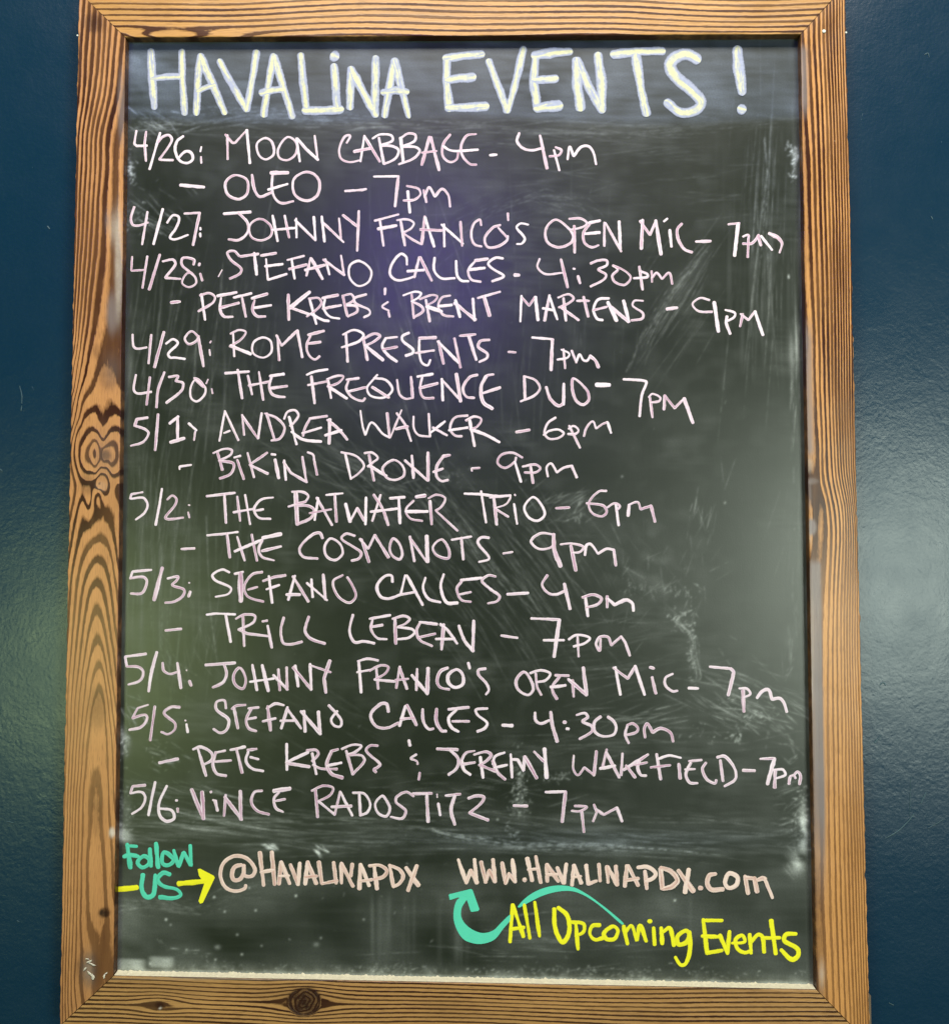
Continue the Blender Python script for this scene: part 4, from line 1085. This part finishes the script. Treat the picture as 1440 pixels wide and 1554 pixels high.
w16 ~ 800,240 747,253 720,310 735,352 774,384;w20 ~ 724,300 735,352 774,384;w16 720,322 802,310
w20 835,278 852,402;w17 ~ 798,262 870,245 902,265 870,302 828,327;w19 835,327 930,365
w16 ~ 982,250 925,273 910,320;w22 ~ 912,300 940,370 985,412;w16 920,342 997,325
w20 1020,262 1028,400;w18 1028,292 1062,292 1098,362 1102,275;w24 1105,275 1177,404
w19 1163,245 1218,302;w26 1225,228 1238,402
=act|chalk|WAKEFIELD
@860 1080 4
w14 ~ 42,268 40,350 67,387 107,340 107,340 165,387;w22 180,243 165,387
w18 242,232 215,347;w22 240,250 318,400;w20 203,347 292,330
w17 338,256 330,387;w20 492,262 345,355;w20 360,330 415,400
w15 ~ 487,267 440,300;w20 ~ 440,300 430,340 450,387 480,390;w15 413,325 487,310
w19 545,260 570,412;w16 ~ 550,290 620,268 692,282;w17 510,340 627,327
w21 680,320 688,407
w18 743,302 817,295;w19 ~ 752,312 723,380 745,432 792,436;w15 718,353 777,350
w19 ~ 844,313 823,350 850,412 900,437 907,418
w20 932,298 948,422;w18 ~ 913,278 960,273 1020,350 1022,412 958,454
=dash|chalk|-
w20 1070,358 1140,360
=time|chalk|7pm
w17 1175,288 1262,285;w25 1260,287 1218,440
w22 1265,355 1262,462;w17 ~ 1253,357 1310,353 1327,385 1270,407
w17 1347,440 1358,392;w17 ~ 1350,440 1352,402 1378,388 1388,405;w18 ~ 1378,388 1400,366 1418,388 1412,442
@180 1080 4
=date|chalk|5/6:
w16 162,448 85,455 72,497;w17 ~ 72,497 140,490 162,525 140,582 82,622;w18 222,430 200,530 182,630
w18 ~ 292,453 245,560 250,632 290,667 337,650 322,602 250,590
w15 348,540 355,541;w17 358,590 360,610
=act|chalk|ViNCE
w24 443,475 515,652;w24 507,490 515,652
w15 ~ 573,538 592,545;w20 587,545 600,602;w16 558,488 563,490
w18 650,508 640,634;w22 645,520 747,657;w24 738,485 742,655
w19 ~ 870,482 825,490 806,550 840,602 912,625
w25 942,483 1040,468;w18 ~ 975,490 943,530 955,587 997,610;w16 945,545 1010,533
=act|chalk|RADOSTiTZ
w18 1195,480 1208,642;w16 ~ 1173,482 1240,452 1302,465 1282,510 1210,547;w18 1215,547 1312,627
w18 1345,488 1312,625;w18 1348,492 1418,632;w20 1293,580 1412,575
@520 1080 4
w19 100,498 108,632;w16 ~ 63,494 130,500 167,560 150,612 105,632
w18 o 240,513 198,560 215,617 265,637 287,590 265,540
w18 ~ 430,515 385,490 328,520 325,552 382,602 362,650 293,641
w18 425,500 540,498;w21 510,500 518,670
w18 580,560 592,630;w10 573,503 574,522
w17 625,512 714,502;w21 ~ 680,512 658,600 680,687
w18 ~ 763,527 810,513 858,520 840,557 770,617;w21 770,617 882,660
=dash|chalk|-
w18 1038,572 1120,575
=time|chalk|7pm
w18 1232,490 1354,487;w22 1352,488 1332,670
@860 1080 4
w20 90,602 104,732;w15 ~ 30,604 80,606 122,580 48,574
w17 165,567 182,612 160,667;w18 ~ 178,595 225,627 225,627 305,585;w20 305,585 335,667
@170 1270 4
=teal|teal|Follow
w28 92,48 112,190;w26 ~ 72,122 110,112 160,122;w20 88,55 150,60
w26 o 192,118 155,158 185,188 225,165 222,135;w25 230,75 237,180;w27 268,42 280,188
w26 o 315,95 305,160 340,175 375,140;w25 375,85 405,185 435,95 480,178 475,55
=teal|teal|US
w28 ~ 188,232 180,320 210,368 252,350 262,235;w28 ~ 350,230 310,220 275,262 310,300 395,322 418,355 370,374 290,368
=yellow|yellow|-
w36 30,322 150,310
=arrow|yellow|->
w34 405,286 560,272
P 520,198 535,195 618,238 624,250 552,402 535,408 525,392 560,285 528,238
=pink|pink|@HAVALINAPDX
w24 ~ 785,172 745,185 728,225 738,262 772,262 798,225 800,175;w24 ~ 800,180 802,235 850,240 868,200 820,135 745,118 678,160 658,235 690,310 750,332 808,315 812,298
w27 897,98 920,295;w27 970,95 987,290;w22 905,217 977,203
w26 1027,155 1013,288;w26 1028,155 1078,285;w22 1018,240 1072,238
w24 1083,172 1130,292;w24 1140,162 1130,292
@420 1270 4
w26 187,155 173,288;w26 188,155 240,285;w22 175,245 243,240
w25 255,155 274,285;w20 274,287 368,268;w24 345,158 360,283
w24 392,162 393,282;w25 395,165 462,302;w24 458,168 450,240
w25 507,170 501,318;w25 510,170 560,298;w18 505,272 577,262
w25 592,185 608,318;w22 ~ 562,178 622,175 668,205 650,242 590,260
w24 685,175 707,300;w24 ~ 685,175 742,200 767,240 745,285 708,305
w26 785,190 860,297;w26 850,178 797,328
@670 1290 4
=pink|pink|WWW.HAVALINAPDX.COM
w24 102,62 150,202;w24 150,202 178,125;w24 178,125 215,202;w24 200,60 215,202
w24 240,75 268,198;w22 268,198 290,125;w24 290,125 325,195;w24 312,60 325,195
w24 368,80 388,205;w22 388,205 408,145;w22 408,145 445,195;w26 430,62 447,195
w26 500,182 508,183
w24 520,52 550,188;w24 572,42 602,200;w18 525,122 590,115
w25 638,90 642,192;w25 642,90 708,192;w20 640,152 702,150
w26 702,110 740,202;w26 757,88 742,202
w24 802,95 792,215;w25 803,95 848,203;w20 793,168 845,162
w26 878,95 890,208;w22 890,208 940,190;w22 955,88 962,190
w24 1005,102 1010,198;w26 1012,108 1065,212;w24 1058,100 1066,215
@880 1290 4
w26 285,98 272,222;w25 292,98 353,217;w22 275,187 355,175
w28 395,132 405,235;w26 ~ 352,108 410,105 460,143 442,175 402,190
w32 490,118 500,235;w26 ~ 490,110 550,130 592,185 562,222 505,238
w30 598,128 688,252;w32 660,122 637,258
w26 725,233 738,234
w28 ~ 822,148 787,155 772,208 800,243 868,240
w26 o 905,145 880,198 902,233 950,213 955,165
w28 1002,162 1020,265;w24 1005,170 1050,175;w28 1058,172 1075,255;w26 ~ 1078,185 1110,172 1125,180;w22 1122,178 1168,292
@670 1290 4
=bigarrow|teal|arrow
P 43,275 48,270 178,238 188,244 230,362 222,372 182,378 176,372 155,308 100,290 50,306
Q 140,285 92,308 72,400 90,480 135,545 200,570 258,570 322,545 375,480 422,420 416,395 365,440 310,492 240,505 165,470 122,415 122,355 152,300
Q 462,345 520,285 600,240 700,217 800,228 880,268 960,325 1030,380 1106,448 1096,456 1010,382 940,325 860,275 790,252 710,254 620,277 540,315 470,352
=yellow|yellow|All
w24 430,335 416,560;w24 433,335 497,528;w22 427,482 500,472
w23 502,335 536,538;w24 566,320 594,525
=yellow|yellow|Upcoming
w26 ~ 684,360 690,480 735,563 775,500 762,400 708,352
w26 815,450 828,603;w23 ~ 790,440 862,450 862,498 815,525
w24 ~ 960,458 915,463 900,510 930,547 982,535
w24 o 1040,465 985,508 1002,543 1050,541 1070,490
@880 1290 4
w25 265,465 288,572;w25 ~ 278,500 312,460 345,555 345,555 365,460 402,555
w24 447,475 453,577;w26 418,435 430,435
w24 493,475 500,572;w25 ~ 503,500 545,475 570,582
w25 o 640,492 590,530 600,577 650,560 662,510;w27 ~ 667,500 667,615 642,692 610,700 580,655
=yellow|yellow|Events
w27 748,425 772,630;w25 748,430 862,430;w25 742,525 850,530;w24 772,627 862,612
w27 850,520 895,630;w25 895,630 908,497
w24 ~ 925,568 1000,560 985,520 945,545 955,600 1000,625 1040,612
w25 1030,515 1038,628;w26 ~ 1040,560 1082,515 1108,530 1118,622
w27 1160,430 1188,632;w23 1108,537 1213,535
w28 ~ 1310,512 1250,515 1240,552 1318,600 1325,642 1285,667 1222,610
'''
NAMES={'title':'heading_word','date':'date_lettering','act':'event_word','dash':'dash_mark','time':'time_lettering','teal':'teal_word','pink':'address_lettering','yellow':'yellow_word','arrow':'yellow_arrow','bigarrow':'curved_arrow'}
words=[]; org=(0,0,1)
for ln in STROKES.strip().split('\n'):
    if ln.startswith('#') or not ln.strip(): continue
    if ln[0]=='@': org=tuple(float(a) for a in ln[1:].split()); continue
    if ln[0]=='=': words.append((ln[1:].split('|'),[])); continue
    for s_ in ln.split(';'):
        tk=s_.split(); w_=16.0; mode='L'; pts=[]
        for a in tk:
            if a[0]=='w': w_=float(a[1:])
            elif a=='~': mode='S'
            elif a in 'oPQ': mode=a
            else: x,y=a.split(','); pts.append((org[0]+float(x)/org[2],org[1]+float(y)/org[2]))
        words[-1][1].append((mode,w_/org[2],pts))
line_no=0
for (role,mt,text),sts in words:
    rb=Ribbons(BASE); d=0.00012
    for mode,w_,pts in sts:
        if mode in 'PQ':
            pp=catmull(pts,True,2.0)[:-1] if mode=='Q' else np.array(pts); rb.poly(pp,d+0.00004)
        else:
            P=catmull(pts) if mode=='S' else (catmull(pts,True) if mode=='o' else linear(pts))
            w_*={'chalk':1.0,'title':1.52,'pink':1.03}.get(mt,1.0)
            rb.stroke(P,w_,d)
        d+=0.000022
    nm=NAMES[role]
    if text=='-': nm='dash_mark'
    o=rb.build(nm,CH[mt],slate)
    lab={'title':'large pale yellow and white heading lettering','date':'date %s in pale pink chalk'%text.strip(':'),'time':'time %s in pale pink chalk'%text,
         'teal':'teal word "%s"'%text,'arrow':'yellow arrow pointing right at the web handle','bigarrow':'teal curved arrow pointing up at the web address','pink':'peach coloured web handle' if text[0]=='@' else 'peach coloured web address'}.get(role)
    if role=='yellow' and text!='-': lab='yellow word "%s"'%text
    if role=='act' and text in ('MOON','OPEN','&','THE','TRiO','DUO','ROME','PRESENTS','OLEO'): lab='pink chalk word "%s"'%text
    if role=='yellow' and text=='-': lab='short yellow line left of the arrow'
    if lab: o['label']=lab

# ------------------------------------------------------------------ scratches and chips in the wall paint
scr=mat_plain('scratched_paint',(0.04,0.085,0.10),0.7)
wz=np.zeros(3)
for pts,w_ in (([(1343,1273),(1362,1262),(1378,1247),(1387,1235)],1.6),([(1398,1219),(1405,1203)],1.8),([(1409,1257),(1422,1250),(1431,1244)],1.4),([(1327,1128),(1336,1117)],1.4),([(1380,1240),(1381,1210),(1382,1180)],0.9),
                ([(30,586),(33,600),(33,612)],1.3),([(33,616),(32,623)],1.5),([(10,1247),(20,1249)],1.2),([(80,1197),(87,1199)],1.2),([(0,712),(3,714)],1.6),([(1403,82),(1408,80),(1410,86)],1.3),([(1413,328),(1415,332)],1.6),([(72,343),(75,347)],1.8),([(26,1398),(29,1399)],1.4),([(1335,1040),(1340,1036),(1344,1040)],2.0),([(1349,1523),(1356,1526)],1.2)):
    rb=Ribbons(wz); rb.stroke(catmull(pts) if len(pts)>2 else linear(pts),w_,-wallY+0.0003,0.0002,0.3)
    rb.build('paint_scratch',scr,wall)
